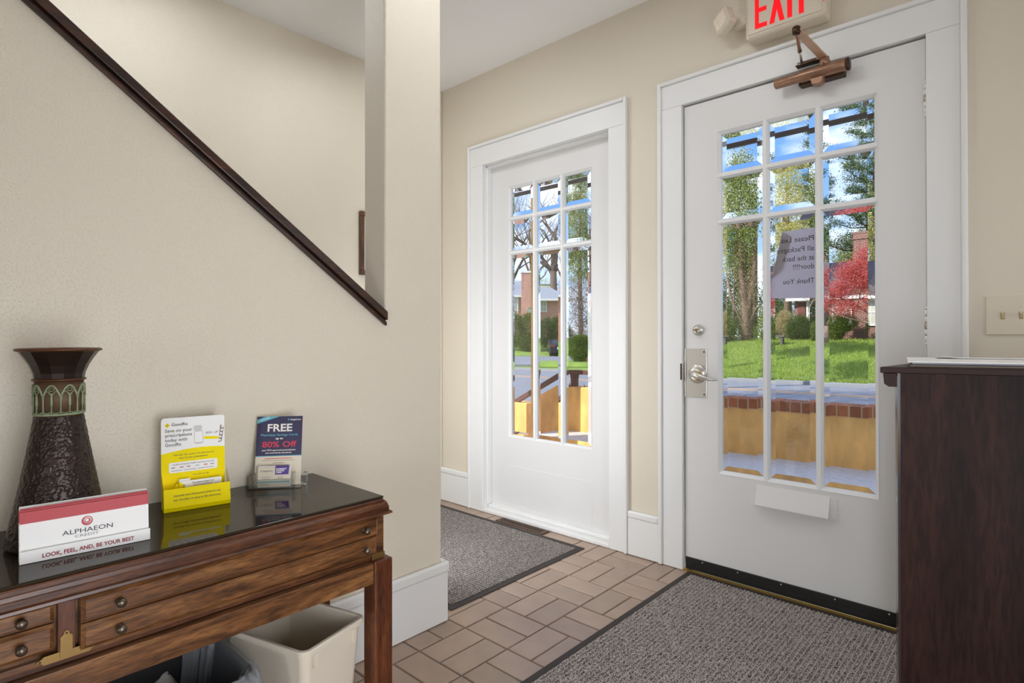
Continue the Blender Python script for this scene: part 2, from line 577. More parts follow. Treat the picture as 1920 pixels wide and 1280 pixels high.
# baseboards
def baseboard(name, label, boxes):
    r = setting(name, label)
    for kind, args in boxes: put(kind, MB().box(*args), TRIM, r, bevel=0.004 if kind == 'board' else 0.009, seg=3)
    return r
baseboard('baseboard_left', 'tall white baseboard wrapping the foot of the stair wall',
          [('board', (-1.6895, -1.672, -4.0, 1.453, 0.002, 0.188)), ('board', (-1.838, -1.6895, 1.4355, 1.453, 0.002, 0.188)),
           ('cap_moulding', (-1.6895, -1.667, -4.0, 1.459, 0.188, 0.228)), ('cap_moulding', (-1.842, -1.6895, 1.4355, 1.459, 0.188, 0.228))])
baseboard('baseboard_front', 'short white baseboard between the stairwell corner and the narrow door',
          [('board', (-2.949, -2.681, 2.497, 2.5145, 0.002, 0.185)), ('cap_moulding', (-2.949, -2.681, 2.491, 2.5145, 0.185, 0.220))])
baseboard('baseboard_center', 'short white baseboard between the two doors',
          [('board', (-1.521, -1.351, 2.497, 2.5145, 0.002, 0.185)), ('cap_moulding', (-1.521, -1.351, 2.491, 2.5145, 0.185, 0.220))])
baseboard('baseboard_right', 'white baseboard on the wall behind the dark cabinet',
          [('board', (-0.183, 1.058, 2.497, 2.5145, 0.002, 0.185)), ('cap_moulding', (-0.183, 1.058, 2.491, 2.5145, 0.185, 0.220))])

# door casings
def casing(name, label, xo0, xi0, xi1, xo1, zi, zo):
    r = setting(name, label)
    y0, y1 = 2.494, 2.5148
    put('side_casing', MB().box(xo0 + 0.018, xi0, y0 + 0.006, y1, 0.001, zi), TRIM, r, bevel=0.003)
    put('side_casing', MB().box(xi1, xo1 - 0.018, y0 + 0.006, y1, 0.001, zi), TRIM, r, bevel=0.003)
    put('head_casing', MB().box(xo0 + 0.018, xo1 - 0.018, y0 + 0.006, y1, zi, zo - 0.018), TRIM, r, bevel=0.003)
    put('back_band', MB().box(xo0, xo0 + 0.018, y0 - 0.006, y1, 0.001, zo), TRIM, r, bevel=0.005)
    put('back_band', MB().box(xo1 - 0.018, xo1, y0 - 0.006, y1, 0.001, zo), TRIM, r, bevel=0.005)
    put('back_band', MB().box(xo0 + 0.018, xo1 - 0.018, y0 - 0.006, y1, zo - 0.018, zo), TRIM, r, bevel=0.005)
    return r
casing('trim_1', 'white moulded casing around the narrow door beside the stair wall', -2.680, D1A, D1B, -1.522, D1T, 2.284)
casing('trim_2', 'white moulded casing around the entrance door under the exit sign', -1.350, D2A, D2B, -0.184, D2T, 2.288)

# ---- glazed doors
def pane_mesh(w, h):
    t0, t1, bw = 0.0010, 0.0050, 0.0255
    x, z = w / 2, h / 2
    o = [(-x, -z), (x, -z), (x, z), (-x, z)]
    i = [(-x + bw, -z + bw), (x - bw, -z + bw), (x - bw, z - bw), (-x + bw, z - bw)]
    v = [(p[0], -t0, p[1]) for p in o] + [(p[0], -t1, p[1]) for p in i] + [(p[0], 0.0012, p[1]) for p in o]
    f = [(4, 5, 6, 7)] + [(k, (k + 1) % 4, 4 + (k + 1) % 4, 4 + k) for k in range(4)] + [(8, 11, 10, 9)] + [(k, 8 + k, 8 + (k + 1) % 4, (k + 1) % 4) for k in range(4)]
    me = MB().add(v, f).mesh('glass_pane')
    me.materials.append(GLASS)
    return me

def glazed_door(name, label, x0, x1, z0, z1, yf, gx0, gx1, gz0, gz1, paint):
    th = 0.044
    r = setting(name, label, ((x0 + x1) / 2, yf, 0))
    put('stile', MB().box(x0, gx0, yf, yf + th, z0, z1), paint, r)
    put('stile', MB().box(gx1, x1, yf, yf + th, z0, z1), paint, r)
    put('top_rail', MB().box(gx0, gx1, yf, yf + th, gz1, z1), paint, r)
    put('bottom_rail', MB().box(gx0, gx1, yf, yf + th, z0, gz0), paint, r)
    yg = yf + 0.020
    # sloped beads round the opening
    for a, b, s in ((gx0, gx0 + 0.0125, 1), (gx1 - 0.0125, gx1, -1)):
        q = [(a, yf - 0.002), (b, yf + 0.013), (b, yg + 0.012), (a, yg + 0.012)] if s > 0 else [(b, yf - 0.002), (a, yf + 0.013), (a, yg + 0.012), (b, yg + 0.012)]
        put('glazing_bead', MB().prism(q, 'z', gz0, gz1), TRIM, r)
    for a, b, s in ((gz0, gz0 + 0.0125, 1), (gz1 - 0.0125, gz1, -1)):
        q = [(yf - 0.002, a), (yf + 0.013, b), (yg + 0.012, b), (yg + 0.012, a)] if s > 0 else [(yf - 0.002, b), (yf + 0.013, a), (yg + 0.012, a), (yg + 0.012, b)]
        put('glazing_bead', MB().prism(q, 'x', gx0, gx1), TRIM, r)
    W3 = (gx1 - gx0) / 3
    xm = [gx0 + W3, gx0 + 2 * W3]
    zm = [gz1 - 0.196, gz1 - 0.404]
    hb, ht = 0.0138, 0.0068
    for x in xm:
        q = [(x - ht, yf - 0.001), (x + ht, yf - 0.001), (x + hb, yf + 0.013), (x + hb, yg + 0.010), (x - hb, yg + 0.010), (x - hb, yf + 0.013)]
        put('muntin', MB().prism(q, 'z', gz0, gz1), TRIM, r)
    for z in zm:
        q = [(yf - 0.0012, z - ht), (yf - 0.0012, z + ht), (yf + 0.013, z + hb), (yg + 0.010, z + hb), (yg + 0.010, z - hb), (yf + 0.013, z - hb)]
        put('muntin', MB().prism(q, 'x', gx0, gx1), TRIM, r)
    xs = [gx0] + xm + [gx1]
    zs = [gz1] + zm + [gz0]
    cache = {}
    for i in range(3):
        for j in range(3):
            w = xs[i + 1] - xs[i] - 0.0215; h = zs[j] - zs[j + 1] - 0.0215
            k = (round(w, 3), round(h, 3))
            if k not in cache: cache[k] = pane_mesh(w, h)
            o = bpy.data.objects.new('glass_pane', cache[k])
            o.parent = r
            o.location = Vector(((xs[i] + xs[i + 1]) / 2, yg + 0.0005, (zs[j] + zs[j + 1]) / 2)) - wloc(r)
            COL.objects.link(o)
    return r

d1 = glazed_door('door_1', 'narrow white door with nine bevelled panes beside the stair wall', D1A + 0.004, -1.6365, 0.042, D1T - 0.004, 2.575, -2.401, -1.787, 0.472, 2.000, DOORP)
put('sill', MB().box(D1A + 0.001, D1B - 0.001, 2.500, 2.575, 0.001, 0.022), TRIM, d1, bevel=0.004)
put('sill_step', MB().box(D1A + 0.001, D1B - 0.001, 2.545, 2.60, 0.0222, 0.042), TRIM, d1, bevel=0.004)
put('bottom_board', MB().box(-2.401, -1.787, 2.5735, 2.577, 0.045, 0.30), DOORP, d1, bevel=0.001)
jb = setting('trim_3', 'white door jamb lining the recess of the narrow door', (D1A, 2.6, 0))
put('jamb', MB().box(D1A - 0.0195, D1A, 2.5155, 2.6995, 0.001, D1T + 0.0195), TRIM, jb)
put('jamb', MB().box(D1B, D1B + 0.0195, 2.5155, 2.6995, 0.001, D1T + 0.0195), TRIM, jb)
put('head_jamb', MB().box(D1A, D1B, 2.5155, 2.6995, D1T, D1T + 0.0195), TRIM, jb)
put('stop_bead', MB().box(D1A, D1A + 0.012, 2.535, 2.574, 0.043, D1T), TRIM, jb, bevel=0.003)
put('stop_bead', MB().box(D1A, D1B, 2.535, 2.574, D1T - 0.014, D1T), TRIM, jb, bevel=0.003)

d2 = glazed_door('door_2', 'white entrance door with nine bevelled panes and lever handle under the exit sign', -1.224, -0.3035, 0.062, 2.151, 2.520, -1.068, -0.4516, 0.470, 2.000, DOORP)
jb = setting('trim_4', 'white door jamb with dark gap around the entrance door', (D2A, 2.6, 0))
put('jamb', MB().box(D2A - 0.0195, D2A, 2.5155, 2.6995, 0.001, D2T + 0.0195), TRIM, jb)
put('jamb', MB().box(D2B, D2B + 0.0195, 2.5155, 2.6995, 0.001, D2T + 0.0195), TRIM, jb)
put('head_jamb', MB().box(D2A, D2B, 2.5155, 2.6995, D2T, D2T + 0.0195), TRIM, jb)
put('weather_strip', MB().box(D2A + 0.0005, D2A + 0.012, 2.566, 2.58, 0.02, D2T - 0.001).box(D2B - 0.012, D2B - 0.0005, 2.566, 2.58, 0.02, D2T - 0.001).box(D2A + 0.0005, D2B - 0.0005, 2.566, 2.58, D2T - 0.014, D2T - 0.0005), DARKGAP, jb)

# hardware on door 2 (parts of the door)
YD = 2.520
sw = MB().box(-1.222, -0.3055, 2.512, 2.5198, 0.036, 0.064)
put('sweep_holder', sw, BLACKP, d2, bevel=0.002)
put('sweep_brush', MB().box(-1.2205, -0.307, 2.5142, 2.519, 0.0095, 0.0362), BLACKP, d2)
br = MB()
for k in range(300):
    x = -1.221 + 0.914 * (k + rng.random()) / 300
    dx = rng.normal(0, 0.0012)
    br.add([(x - 0.0022, 2.5135, 0.037), (x + 0.0022, 2.5135, 0.037), (x + dx, 2.511 + rng.normal(0, 0.0012), 0.0080 + rng.random() * 0.003), (x, 2.5185, 0.037)], [(0, 1, 2), (1, 3, 2), (3, 0, 2)])
put('sweep_bristles', br, BLACKP, d2, kind='stuff')
for x in (-1.14, -0.98, -0.80, -0.60, -0.42):
    put('sweep_screw', MB().lathe([(0.003, 0), (0.0026, 0.0015), (0, 0.002)], n=10, xf=Matrix.Translation((x, 2.512, 0.055)) @ Matrix.Rotation(math.pi / 2, 4, 'X')), NICKEL, d2)
# mail slot cover
ms = put('mail_slot_cover', MB().prism([(2.5195, 0.449), (2.5185, 0.452), (2.486, 0.372), (2.488, 0.366), (2.5195, 0.372)], 'x', -0.898, -0.617), DOORP, d2, bevel=0.002)
put('cover_flange', MB().box(-0.922, -0.898, 2.5165, 2.5196, 0.362, 0.446), DOORP, ms, bevel=0.001)
put('cover_flange', MB().box(-0.617, -0.592, 2.5165, 2.5196, 0.362, 0.446), DOORP, ms, bevel=0.001)
# dead bolt
RX = Matrix.Rotation(math.pi / 2, 4, 'X')
db = put('deadbolt', MB().lathe([(0.0265, 0), (0.0265, 0.004), (0.0235, 0.011), (0.0165, 0.014), (0.016, 0.024), (0.0145, 0.026), (0, 0.026)], n=36, xf=Matrix.Translation((-1.1585, YD - 0.0003, 1.112)) @ RX), NICKEL, d2)
put('keyhole', MB().lathe([(0.0075, 0), (0.0072, 0.0012), (0.005, 0.0014), (0, 0.0006)], n=20, xf=Matrix.Translation((-1.1585, YD - 0.0263, 1.112)) @ RX), OLDBRASS, db)
for s in (-1, 1):
    put('screw', MB().lathe([(0.0028, 0), (0.002, 0.001), (0, 0.0012)], n=8, xf=Matrix.Translation((-1.1585 + s * 0.0125, YD - 0.0263, 1.113)) @ RX), DBRONZE, db)
# wrap plate and lever
pl = put('escutcheon_plate', MB().box(-1.2225, -1.119, 2.5165, 2.5197, 0.803, 1.029).box(-1.2255, -1.2225, 2.5165, 2.553, 0.803, 1.029), NICKEL, d2, bevel=0.0012)
for z in (0.819, 1.013):
    put('screw', MB().lathe([(0.0042, 0), (0.003, 0.001), (0, 0.0012)], n=12, xf=Matrix.Translation((-1.131, 2.5166, z)) @ RX), DBRONZE, pl)
lv = put('lever_rose', MB().lathe([(0.044, 0), (0.0435, 0.004), (0.040, 0.0085), (0.025, 0.011), (0.0135, 0.014), (0.0125, 0.030), (0, 0.030)], n=40, xf=Matrix.Translation((-1.163, 2.5163, 0.912)) @ RX), NICKEL, d2)
mb = MB()
lp = [(-1.163, 2.488, 0.914, 0.013, 0.012), (-1.163, 2.470, 0.914, 0.015, 0.0125), (-1.150, 2.459, 0.911, 0.014, 0.011), (-1.118, 2.456, 0.903, 0.0105, 0.008), (-1.085, 2.458, 0.894, 0.0075, 0.006), (-1.069, 2.462, 0.892, 0.0055, 0.005), (-1.050, 2.472, 0.892, 0.004, 0.004)]
mb.tube([p[:3] for p in lp], [p[3] for p in lp], 14)
put('lever', mb, NICKEL, lv)
put('rose_collar', MB().lathe([(0.021, 0), (0.021, 0.003), (0.017, 0.005)], n=24, xf=Matrix.Translation((-1.157, 2.5058, 0.906)) @ RX), BRASS, lv)
put('strike_plate', MB().box(-1.2298, -1.2285, 2.5165, 2.56, 0.878, 0.962).box(-1.2385, -1.2298, 2.498, 2.4999, 0.882, 0.958), DBRONZE, jb, bevel=0.0006)
put('latch_gap', MB().box(-1.2294, -1.2262, 2.522, 2.555, 0.868, 0.975), DARKGAP, jb)
for z0, z1 in ((1.866, 1.996), (1.050, 1.188)):
    hg = put('hinge', MB().lathe([(0.0045, z0 - 1), (0.0076, z0 - 0.996), (0.0076, z0 - 0.988), (0.006, z0 - 0.987)], (-0.3015, 2.5125, 1), 16).lathe([(0.006, z1 - 1.009), (0.0076, z1 - 1.008), (0.0076, z1 - 1.004), (0.004, z1 - 1)], (-0.3015, 2.5125, 1), 16), TRIM, d2)
    n = 5
    for k in range(n):
        a = z0 + 0.013 + (z1 - z0 - 0.022) * k / n; b = z0 + 0.013 + (z1 - z0 - 0.022) * (k + 1) / n - 0.0018
        put('knuckle', MB().lathe([(0.0078, a - 1), (0.0078, b - 1)], (-0.3015, 2.5125, 1), 16), TRIM if k != 2 else mat('worn_hinge_paint', '#b9ada0', 0.5, var=0.3, vscale=80), hg)
    put('hinge_pin', MB().lathe([(0.0055, z0 - 0.99), (0.0055, z1 - 1.008)], (-0.3015, 2.5125, 1), 12), DBRONZE, hg)
th = setting('trim_5', 'narrow brass threshold strip under the entrance door', (D2A, 2.51, 0))
put('threshold_plate', MB().prism([(2.5025, 0.0005), (2.60, 0.0005), (2.60, 0.0075), (2.510, 0.0075), (2.5025, 0.004)], 'x', D2A - 0.001, D2B + 0.001), BRASS, th)
put('paper_note_gap', MB().box(-0.2, -0.199, 2.60, 2.601, -0.05, -0.049), DARKGAP, th) if False else None

# door closer
dc = thing('door_closer', 'bronze overhead door closer with folded arm on the entrance door', 'door closer', (-0.67, 2.49, 2.12))
XR = Matrix.Rotation(math.pi / 2, 4, 'Y')
put('body', MB().lathe([(0.016, 0), (0.0205, 0.004), (0.0205, 0.095), (0.0235, 0.105), (0.0235, 0.256), (0.021, 0.262), (0, 0.262)], n=28, xf=Matrix.Translation((-0.803, 2.468, 2.117)) @ XR), BRONZE, dc)
put('mounting_shoe', MB().box(-0.715, -0.553, 2.475, 2.5197, 2.087, 2.140), DBRONZE, dc, bevel=0.004)
put('lower_lug', MB().prism([(-0.668, 2.096), (-0.660, 2.070), (-0.640, 2.064), (-0.622, 2.072), (-0.616, 2.096)], 'y', 2.452, 2.488), BRONZE, dc, bevel=0.004)
put('end_cap', MB().lathe([(0.0245, 0), (0.0245, 0.008), (0.019, 0.011), (0, 0.011)], n=28, xf=Matrix.Translation((-0.541, 2.468, 2.117)) @ XR), DBRONZE, dc)
put('pinion_boss', MB().lathe([(0.021, 2.135), (0.0195, 2.152), (0.016, 2.158), (0.016, 2.166), (0, 2.166)], (-0.617, 2.468, 0), 24), BRONZE, dc)
def bar(a, b, w, t, upv=(0, 0, 1)):
    a, b = Vector(a), Vector(b)
    ex = (b - a); L = ex.length
    return MB().box(0, L, -w / 2, w / 2, -t / 2, t / 2, xf=frame(a, ex, Vector(upv).cross(ex)))
elbow = Vector((-0.676, 2.318, 2.236))
put('main_arm', bar((-0.617, 2.468, 2.163), elbow, 0.030, 0.007, (0, 0.25, 1)), PALEBRONZE, dc, bevel=0.002)
put('elbow_joint', MB().lathe([(0.013, -0.014), (0.0145, -0.006), (0.0145, 0.010), (0.010, 0.014), (0, 0.014)], elbow, 20), DBRONZE, dc)
put('forearm', MB().tube([elbow + Vector((0, 0, -0.006)), (-0.690, 2.40, 2.205), (-0.693, 2.418, 2.198)], [0.006, 0.006, 0.0085], 10), BRONZE, dc)
put('forearm_rod', MB().tube([(-0.693, 2.418, 2.198), (-0.703, 2.478, 2.178)], 0.0048, 10), NICKEL, dc)
put('soffit_bracket', MB().box(-0.725, -0.640, 2.470, 2.4998, 2.166, 2.171).box(-0.725, -0.640, 2.4945, 2.4998, 2.166, 2.190), DBRONZE, dc, bevel=0.0015)
for x in (-0.718, -0.650):
    put('bracket_screw', MB().lathe([(0.005, 0), (0.004, 0.002), (0, 0.0026)], n=12, xf=Matrix.Translation((x, 2.4945, 2.181)) @ RX), NICKEL, dc)

# exit sign
ex = thing('exit_sign', 'cream emergency exit sign with red letters above the entrance door', 'exit sign', (-0.75, 2.47, 2.44))
SGY = 2.432
put('housing', MB().box(-0.9105, -0.603, SGY, 2.5148, 2.320, 2.562), IVORY, ex, bevel=0.014, seg=4)
put('face_plate', MB().box(-0.896, -0.617, SGY - 0.003, SGY, 2.337, 2.546), IVORY, ex, bevel=0.0015)
REDLIT = mat('lit_red_letter', '#f01420', 0.5, emit='#ff0a14', es=0.5, spec=0.2)
def strokes(polys):
    m = MB()
    for p in polys: m.prism(p, 'y', SGY - 0.0042, SGY - 0.0028)
    return m
LZ0, LZ1 = 2.352, 2.530
def seg(x0, x1, z0, z1): return [(x0, z0), (x1, z0), (x1, z1), (x0, z1)]
e0 = -0.868
put('lettering', strokes([[(e0, LZ0), (e0 + 0.048, LZ0), (e0 + 0.048, LZ0 + 0.018), (e0 + 0.016, LZ0 + 0.018), (e0 + 0.016, 2.417), (e0 + 0.046, 2.417), (e0 + 0.046, 2.435), (e0 + 0.016, 2.435), (e0 + 0.016, LZ1 - 0.018), (e0 + 0.048, LZ1 - 0.018), (e0 + 0.048, LZ1), (e0, LZ1)]]), REDLIT, ex)
x0 = -0.811
put('lettering', strokes([[(x0, LZ0), (x0 + 0.019, LZ0), (x0 + 0.0295, LZ0 + 0.052), (x0 + 0.040, LZ0), (x0 + 0.059, LZ0), (x0 + 0.0405, LZ0 + 0.089), (x0 + 0.059, LZ1), (x0 + 0.040, LZ1), (x0 + 0.0295, LZ1 - 0.052), (x0 + 0.019, LZ1), (x0, LZ1), (x0 + 0.0185, LZ0 + 0.089)]]), REDLIT, ex)
put('lettering', strokes([seg(-0.742, -0.724, LZ0, LZ1)]), REDLIT, ex)
put('lettering', strokes([[(-0.699, LZ0), (-0.681, LZ0), (-0.681, LZ1 - 0.018), (-0.664, LZ1 - 0.018), (-0.664, LZ1), (-0.716, LZ1), (-0.716, LZ1 - 0.018), (-0.699, LZ1 - 0.018)]]), REDLIT, ex)
put('charge_lamp', MB().lathe([(0.0022, 0), (0.0015, 0.0016), (0, 0.002)], n=10, xf=Matrix.Translation((-0.6115, SGY - 0.0001, 2.372)) @ RX), REDLIT, ex)
put('lamp_arm', MB().box(-0.965, -0.909, 2.452, 2.490, 2.400, 2.440), IVORY, ex, bevel=0.006)
put('lamp_neck', MB().lathe([(0.014, 0), (0.012, 0.012), (0.010, 0.022)], n=18, xf=frame((-0.955, 2.455, 2.424), (0, 0, 1), (0.3, 1, 0))), IVORY, ex)
lf = frame((-0.997, 2.412, 2.428), (0.80, -0.42, 0.40), (-0.32, 0.18, 0.93))
lh = put('lamp_head', MB().box(-0.044, 0.044, -0.044, 0.044, -0.034, 0.012, xf=lf), IVORY, ex, bevel=0.010, seg=3)
lens = MB()
lens.box(-0.033, 0.033, -0.033, 0.033, 0.012, 0.0145, xf=lf)
for i in range(7):
    for j in range(7):
        c = (-0.0282 + 0.0094 * i, -0.0282 + 0.0094 * j)
        lens.add([(c[0] - .0042, c[1] - .0042, .0145), (c[0] + .0042, c[1] - .0042, .0145), (c[0] + .0042, c[1] + .0042, .0145), (c[0] - .0042, c[1] + .0042, .0145), (c[0], c[1], .0185)],
                 [(0, 1, 4), (1, 2, 4), (2, 3, 4), (3, 0, 4)], xf=lf)
put('lamp_lens', lens, mat('faceted_lens', '#f0e4d2', 0.15, spec=0.8), lh)

# light switches
sp = thing('light_switch_plate', 'ivory switch plate with toggle switches on the wall right of the entrance door', 'light switch', (-0.09, 2.5148, 1.15))
put('plate', MB().box(-0.1395, 0.025, 2.5095, 2.5147, 1.087, 1.2165), IVORY, sp, bevel=0.0025)
for x in (-0.096, -0.050, -0.004):
    sl = put('toggle_slot', MB().box(x - 0.0052, x + 0.0052, 2.5088, 2.5096, 1.1385, 1.1625), OLDBRASS, sp)
    put('toggle', MB().prism([(2.5092, 1.142), (2.5092, 1.158), (2.499, 1.163), (2.498, 1.157)], 'x', x - 0.0036, x + 0.0036), SWTOG, sl, bevel=0.001)
    for z in (1.120, 1.181):
        put('screw', MB().lathe([(0.0032, 0), (0.0026, 0.0009), (0, 0.001)], n=12, xf=Matrix.Translation((x, 2.5096, z)) @ RX), IVORY, sp)

# picture frame in the stairwell
pf = thing('picture_frame', 'brown framed picture hanging in the stairwell behind the pier', 'picture', (-2.94, 2.02, 1.62))
FRW = wood('frame_wood', ('#3a2213', '#5e3d26', '#75502f'), 'z', 1.0, 0.4)
for a in ((1.872, 2.172, 1.449, 1.477), (1.872, 2.172, 1.795, 1.823)):
    put('frame_rail', MB().box(-2.9495, -2.925, *a), FRW, pf, bevel=0.004)
for a in ((1.872, 1.900, 1.4772, 1.7948), (2.144, 2.172, 1.4772, 1.7948)):
    put('frame_rail', MB().box(-2.9495, -2.925, *a), FRW, pf, bevel=0.004)
put('picture_mat', MB().box(-2.9494, -2.940, 1.900, 2.144, 1.477, 1.795), WPAPER, pf)
put('picture_print', MB().box(-2.940, -2.9392, 1.925, 2.118, 1.505, 1.770), mat('grey_print', '#6b6560', 0.5, var=0.4, vscale=30), pf)

# floor register
rg = thing('floor_register', 'brown metal floor vent grille between the mat and the narrow door', 'floor vent', (-2.2, 2.46, 0))
BROWNM = mat('brown_register_metal', '#5a4639', 0.45, 0.3)
put('border', MB().box(-2.372, -2.352, 2.428, 2.490, 0.0005, 0.006).box(-2.036, -2.016, 2.428, 2.490, 0.0005, 0.006).box(-2.352, -2.036, 2.428, 2.440, 0.0005, 0.006).box(-2.352, -2.036, 2.478, 2.490, 0.0005, 0.006), BROWNM, rg)
put('duct', MB().box(-2.352, -2.036, 2.440, 2.478, 0.0005, 0.0015), DARKGAP, rg)
sl = MB().box(-2.352, -2.036, 2.457, 2.461, 0.002, 0.0055)
for k in range(44):
    x = -2.349 + 0.310 * k / 43
    sl.box(x - 0.0014, x + 0.0014, 2.440, 2.478, 0.002, 0.005)
put('grille_slats', sl, BROWNM, rg, kind='stuff')

# ================================================================== MATS
def carpet(name, c0='#2b2523', c1='#6c625c', c2='#b5aca4'):
    m, t, p = new_mat(name)
    tcn = t.nodes.new('ShaderNodeTexCoord')
    n = t.nodes.new('ShaderNodeTexNoise'); n.inputs['Scale'].default_value = 260; n.inputs['Detail'].default_value = 2
    n2 = t.nodes.new('ShaderNodeTexNoise'); n2.inputs['Scale'].default_value = 520; n2.inputs['Detail'].default_value = 1
    t.links.new(tcn.outputs['Object'], n.inputs['Vector']); t.links.new(tcn.outputs['Object'], n2.inputs['Vector'])
    r = t.nodes.new('ShaderNodeValToRGB')
    r.color_ramp.elements[0].position = 0.42; r.color_ramp.elements[0].color = lin(c0)
    r.color_ramp.elements[1].position = 0.60; r.color_ramp.elements[1].color = lin(c2)
    e = r.color_ramp.elements.new(0.5); e.color = lin(c1)
    ad = t.nodes.new('ShaderNodeMath'); ad.operation = 'MULTIPLY_ADD'; ad.inputs[1].default_value = 0.4
    t.links.new(n2.outputs[0], ad.inputs[0])
    ml = t.nodes.new('ShaderNodeMath'); ml.operation = 'MULTIPLY'; ml.inputs[1].default_value = 0.6
    t.links.new(n.outputs[0], ml.inputs[0]); t.links.new(ml.outputs[0], ad.inputs[2])
    t.links.new(ad.outputs[0], r.inputs[0]); t.links.new(r.outputs[0], p.inputs['Base Color'])
    p.inputs['Roughness'].default_value = 0.95
    p.inputs['Specular IOR Level'].default_value = 0.15
    b = t.nodes.new('ShaderNodeBump'); b.inputs['Strength'].default_value = 0.9; b.inputs['Distance'].default_value = 0.003
    t.links.new(ad.outputs[0], b.inputs['Height']); t.links.new(b.outputs[0], p.inputs['Normal'])
    return m
CARP = carpet('grey_carpet_pile', '#1a1716', '#544d4a', '#b3aca7')
CARP2 = carpet('brightened_carpet_pile', '#231f1d', '#847b74', '#e0d9d3')  # same carpet as the other mat, lightened to offset weaker light here
CARPR2 = carpet('brightened_carpet_rib', '#968e88', '#b9b1aa', '#d4cdc7')
CARPR = carpet('grey_carpet_rib', '#5d5652', '#857e79', '#b0a9a4')
RUB = mat('mat_rubber', '#35302e', 0.7, bump=0.2, bscale=200)
def floor_mat(name, label, x0, x1, y0, y1, axis, pitch, amp, pm, rm):
    r = thing(name, label, 'mat', ((x0 + x1) / 2, (y0 + y1) / 2, 0))
    put('border', MB().prism([(x0, y0), (x1, y0), (x1, y1), (x0, y1)], 'z', 0.0008, 0.0042), RUB, r, bevel=0.002)
    b = 0.030
    x0 += b; x1 -= b; y0 += b; y1 -= b
    # ribbed pile: ridges along the given axis
    L0, L1, C0, C1 = (y0, y1, x0, x1) if axis == 'y' else (x0, x1, y0, y1)
    nr = int((C1 - C0) / pitch)
    cs = []
    for k in range(nr):
        c = C0 + (C1 - C0) * k / nr; w = (C1 - C0) / nr
        cs += [(c, 0.0), (c + w * 0.14, 1.0), (c + w * 0.30, 1.0), (c + w * 0.44, 0.0)]
    cs.append((C1, 0.0))
    nl = 150
    v = np.zeros((len(cs), nl, 3))
    for i, (c, hh) in enumerate(cs):
        t = np.linspace(L0, L1, nl)
        jit = rng.normal(0, pitch * 0.035, nl)
        v[i, :, 0 if axis == 'y' else 1] = c + jit
        v[i, :, 1 if axis == 'y' else 0] = t
        v[i, :, 2] = 0.0050 + amp * hh + rng.normal(0, amp * 0.16, nl)
    idx = np.arange(len(cs) * nl).reshape(len(cs), nl)
    f = np.stack([idx[:-1, :-1], idx[1:, :-1], idx[1:, 1:], idx[:-1, 1:]], -1).reshape(-1, 4)
    me = bpy.data.meshes.new('pile')
    me.from_pydata((v.reshape(-1, 3) - np.array(wloc(r))).tolist(), [], f.tolist())
    me.polygons.foreach_set('use_smooth', [True] * len(f))
    me.materials.append(pm); me.materials.append(rm)
    mi = np.zeros((len(cs) - 1, nl - 1), int); mi[1::4, :] = 1; mi[0::4, :] = 1
    me.polygons.foreach_set('material_index', mi.reshape(-1))
    o = bpy.data.objects.new('pile', me); o.parent = r; COL.objects.link(o); o['kind'] = 'stuff'
    return r
floor_mat('door_mat', 'grey ribbed mat lying in front of the narrow door', -2.94, -1.722, 1.512, 2.415, 'x', 0.0158, 0.0020, CARP, CARPR)
floor_mat('door_mat', 'grey ribbed mat lying in front of the entrance door with lever handle', -1.203, -0.272, 0.955, 2.497, 'y', 0.0158, 0.0036, CARP2, CARPR2)

# ================================================================== CONSOLE TABLE
TX0, TX1 = -1.668, -1.318      # case back / front
TY0, TY1 = -0.52, 0.905
ct = thing('console_table', 'dark walnut console table with drawers along the stair wall', 'table', (-1.49, 0.2, 0))
put('tabletop', MB().box(TX0 - 0.002, -1.303, TY0 - 0.03, 0.9055, 0.628, 0.6505), TABLEM, ct, bevel=0.004)
prof = [(0.0, 0.606), (0.020, 0.606), (0.027, 0.610), (0.026, 0.615), (0.020, 0.6175), (0.020, 0.629), (0.0185, 0.631), (0.0165, 0.638), (0.012, 0.644), (0.008, 0.647), (0.0, 0.647)]
fm, sm_ = MB(), MB()
n = len(prof)
fv = [(-1.318 + q, TY0 - 0.03, z) for q, z in prof] + [(-1.318 + q, 0.898 + q, z) for q, z in prof]
sv = [(-1.318 + q, 0.898 + q, z) for q, z in prof] + [(-1.668, 0.898 + q, z) for q, z in prof]
fc = [tuple(range(n)), tuple(range(n, 2 * n))] + [(k, (k + 1) % n, n + (k + 1) % n, n + k) for k in range(n)]
put('front_moulding', fm.add(fv, fc), TABLEM, ct)
put('side_moulding', sm_.add(sv, fc), TABLEM, ct)
put('case', MB().box(TX0, -1.330, TY0, TY1, 0.497, 0.628).box(-1.330, TX1 + 0.002, 0.889, TY1 + 0.008, 0.497, 0.607).box(-1.330, TX1 - 0.001, TY0, TY1, 0.495, 0.506), TABLEW, ct, bevel=0.001)
put('drawer_stile', MB().box(-1.330, -1.316, 0.2105, 0.2365, 0.497, 0.607), TABLEL, ct, bevel=0.001)
put('drawer_stile', MB().box(-1.330, -1.316, TY0, TY0 + 0.03, 0.497, 0.607), TABLEL, ct, bevel=0.001)
KNOB = None
def knob(parent, x, y, z):
    return put('knob', MB().lathe([(0.0062, 0), (0.0062, 0.0012), (0.0032, 0.0024), (0.0030, 0.010), (0.0068, 0.0128), (0.0086, 0.016), (0.0079, 0.0192), (0.0045, 0.0215), (0, 0.022)], n=24,
               xf=Matrix.Translation((x, y, z)) @ Matrix.Rotation(math.pi / 2, 4, 'Y')), PEWTER, parent)
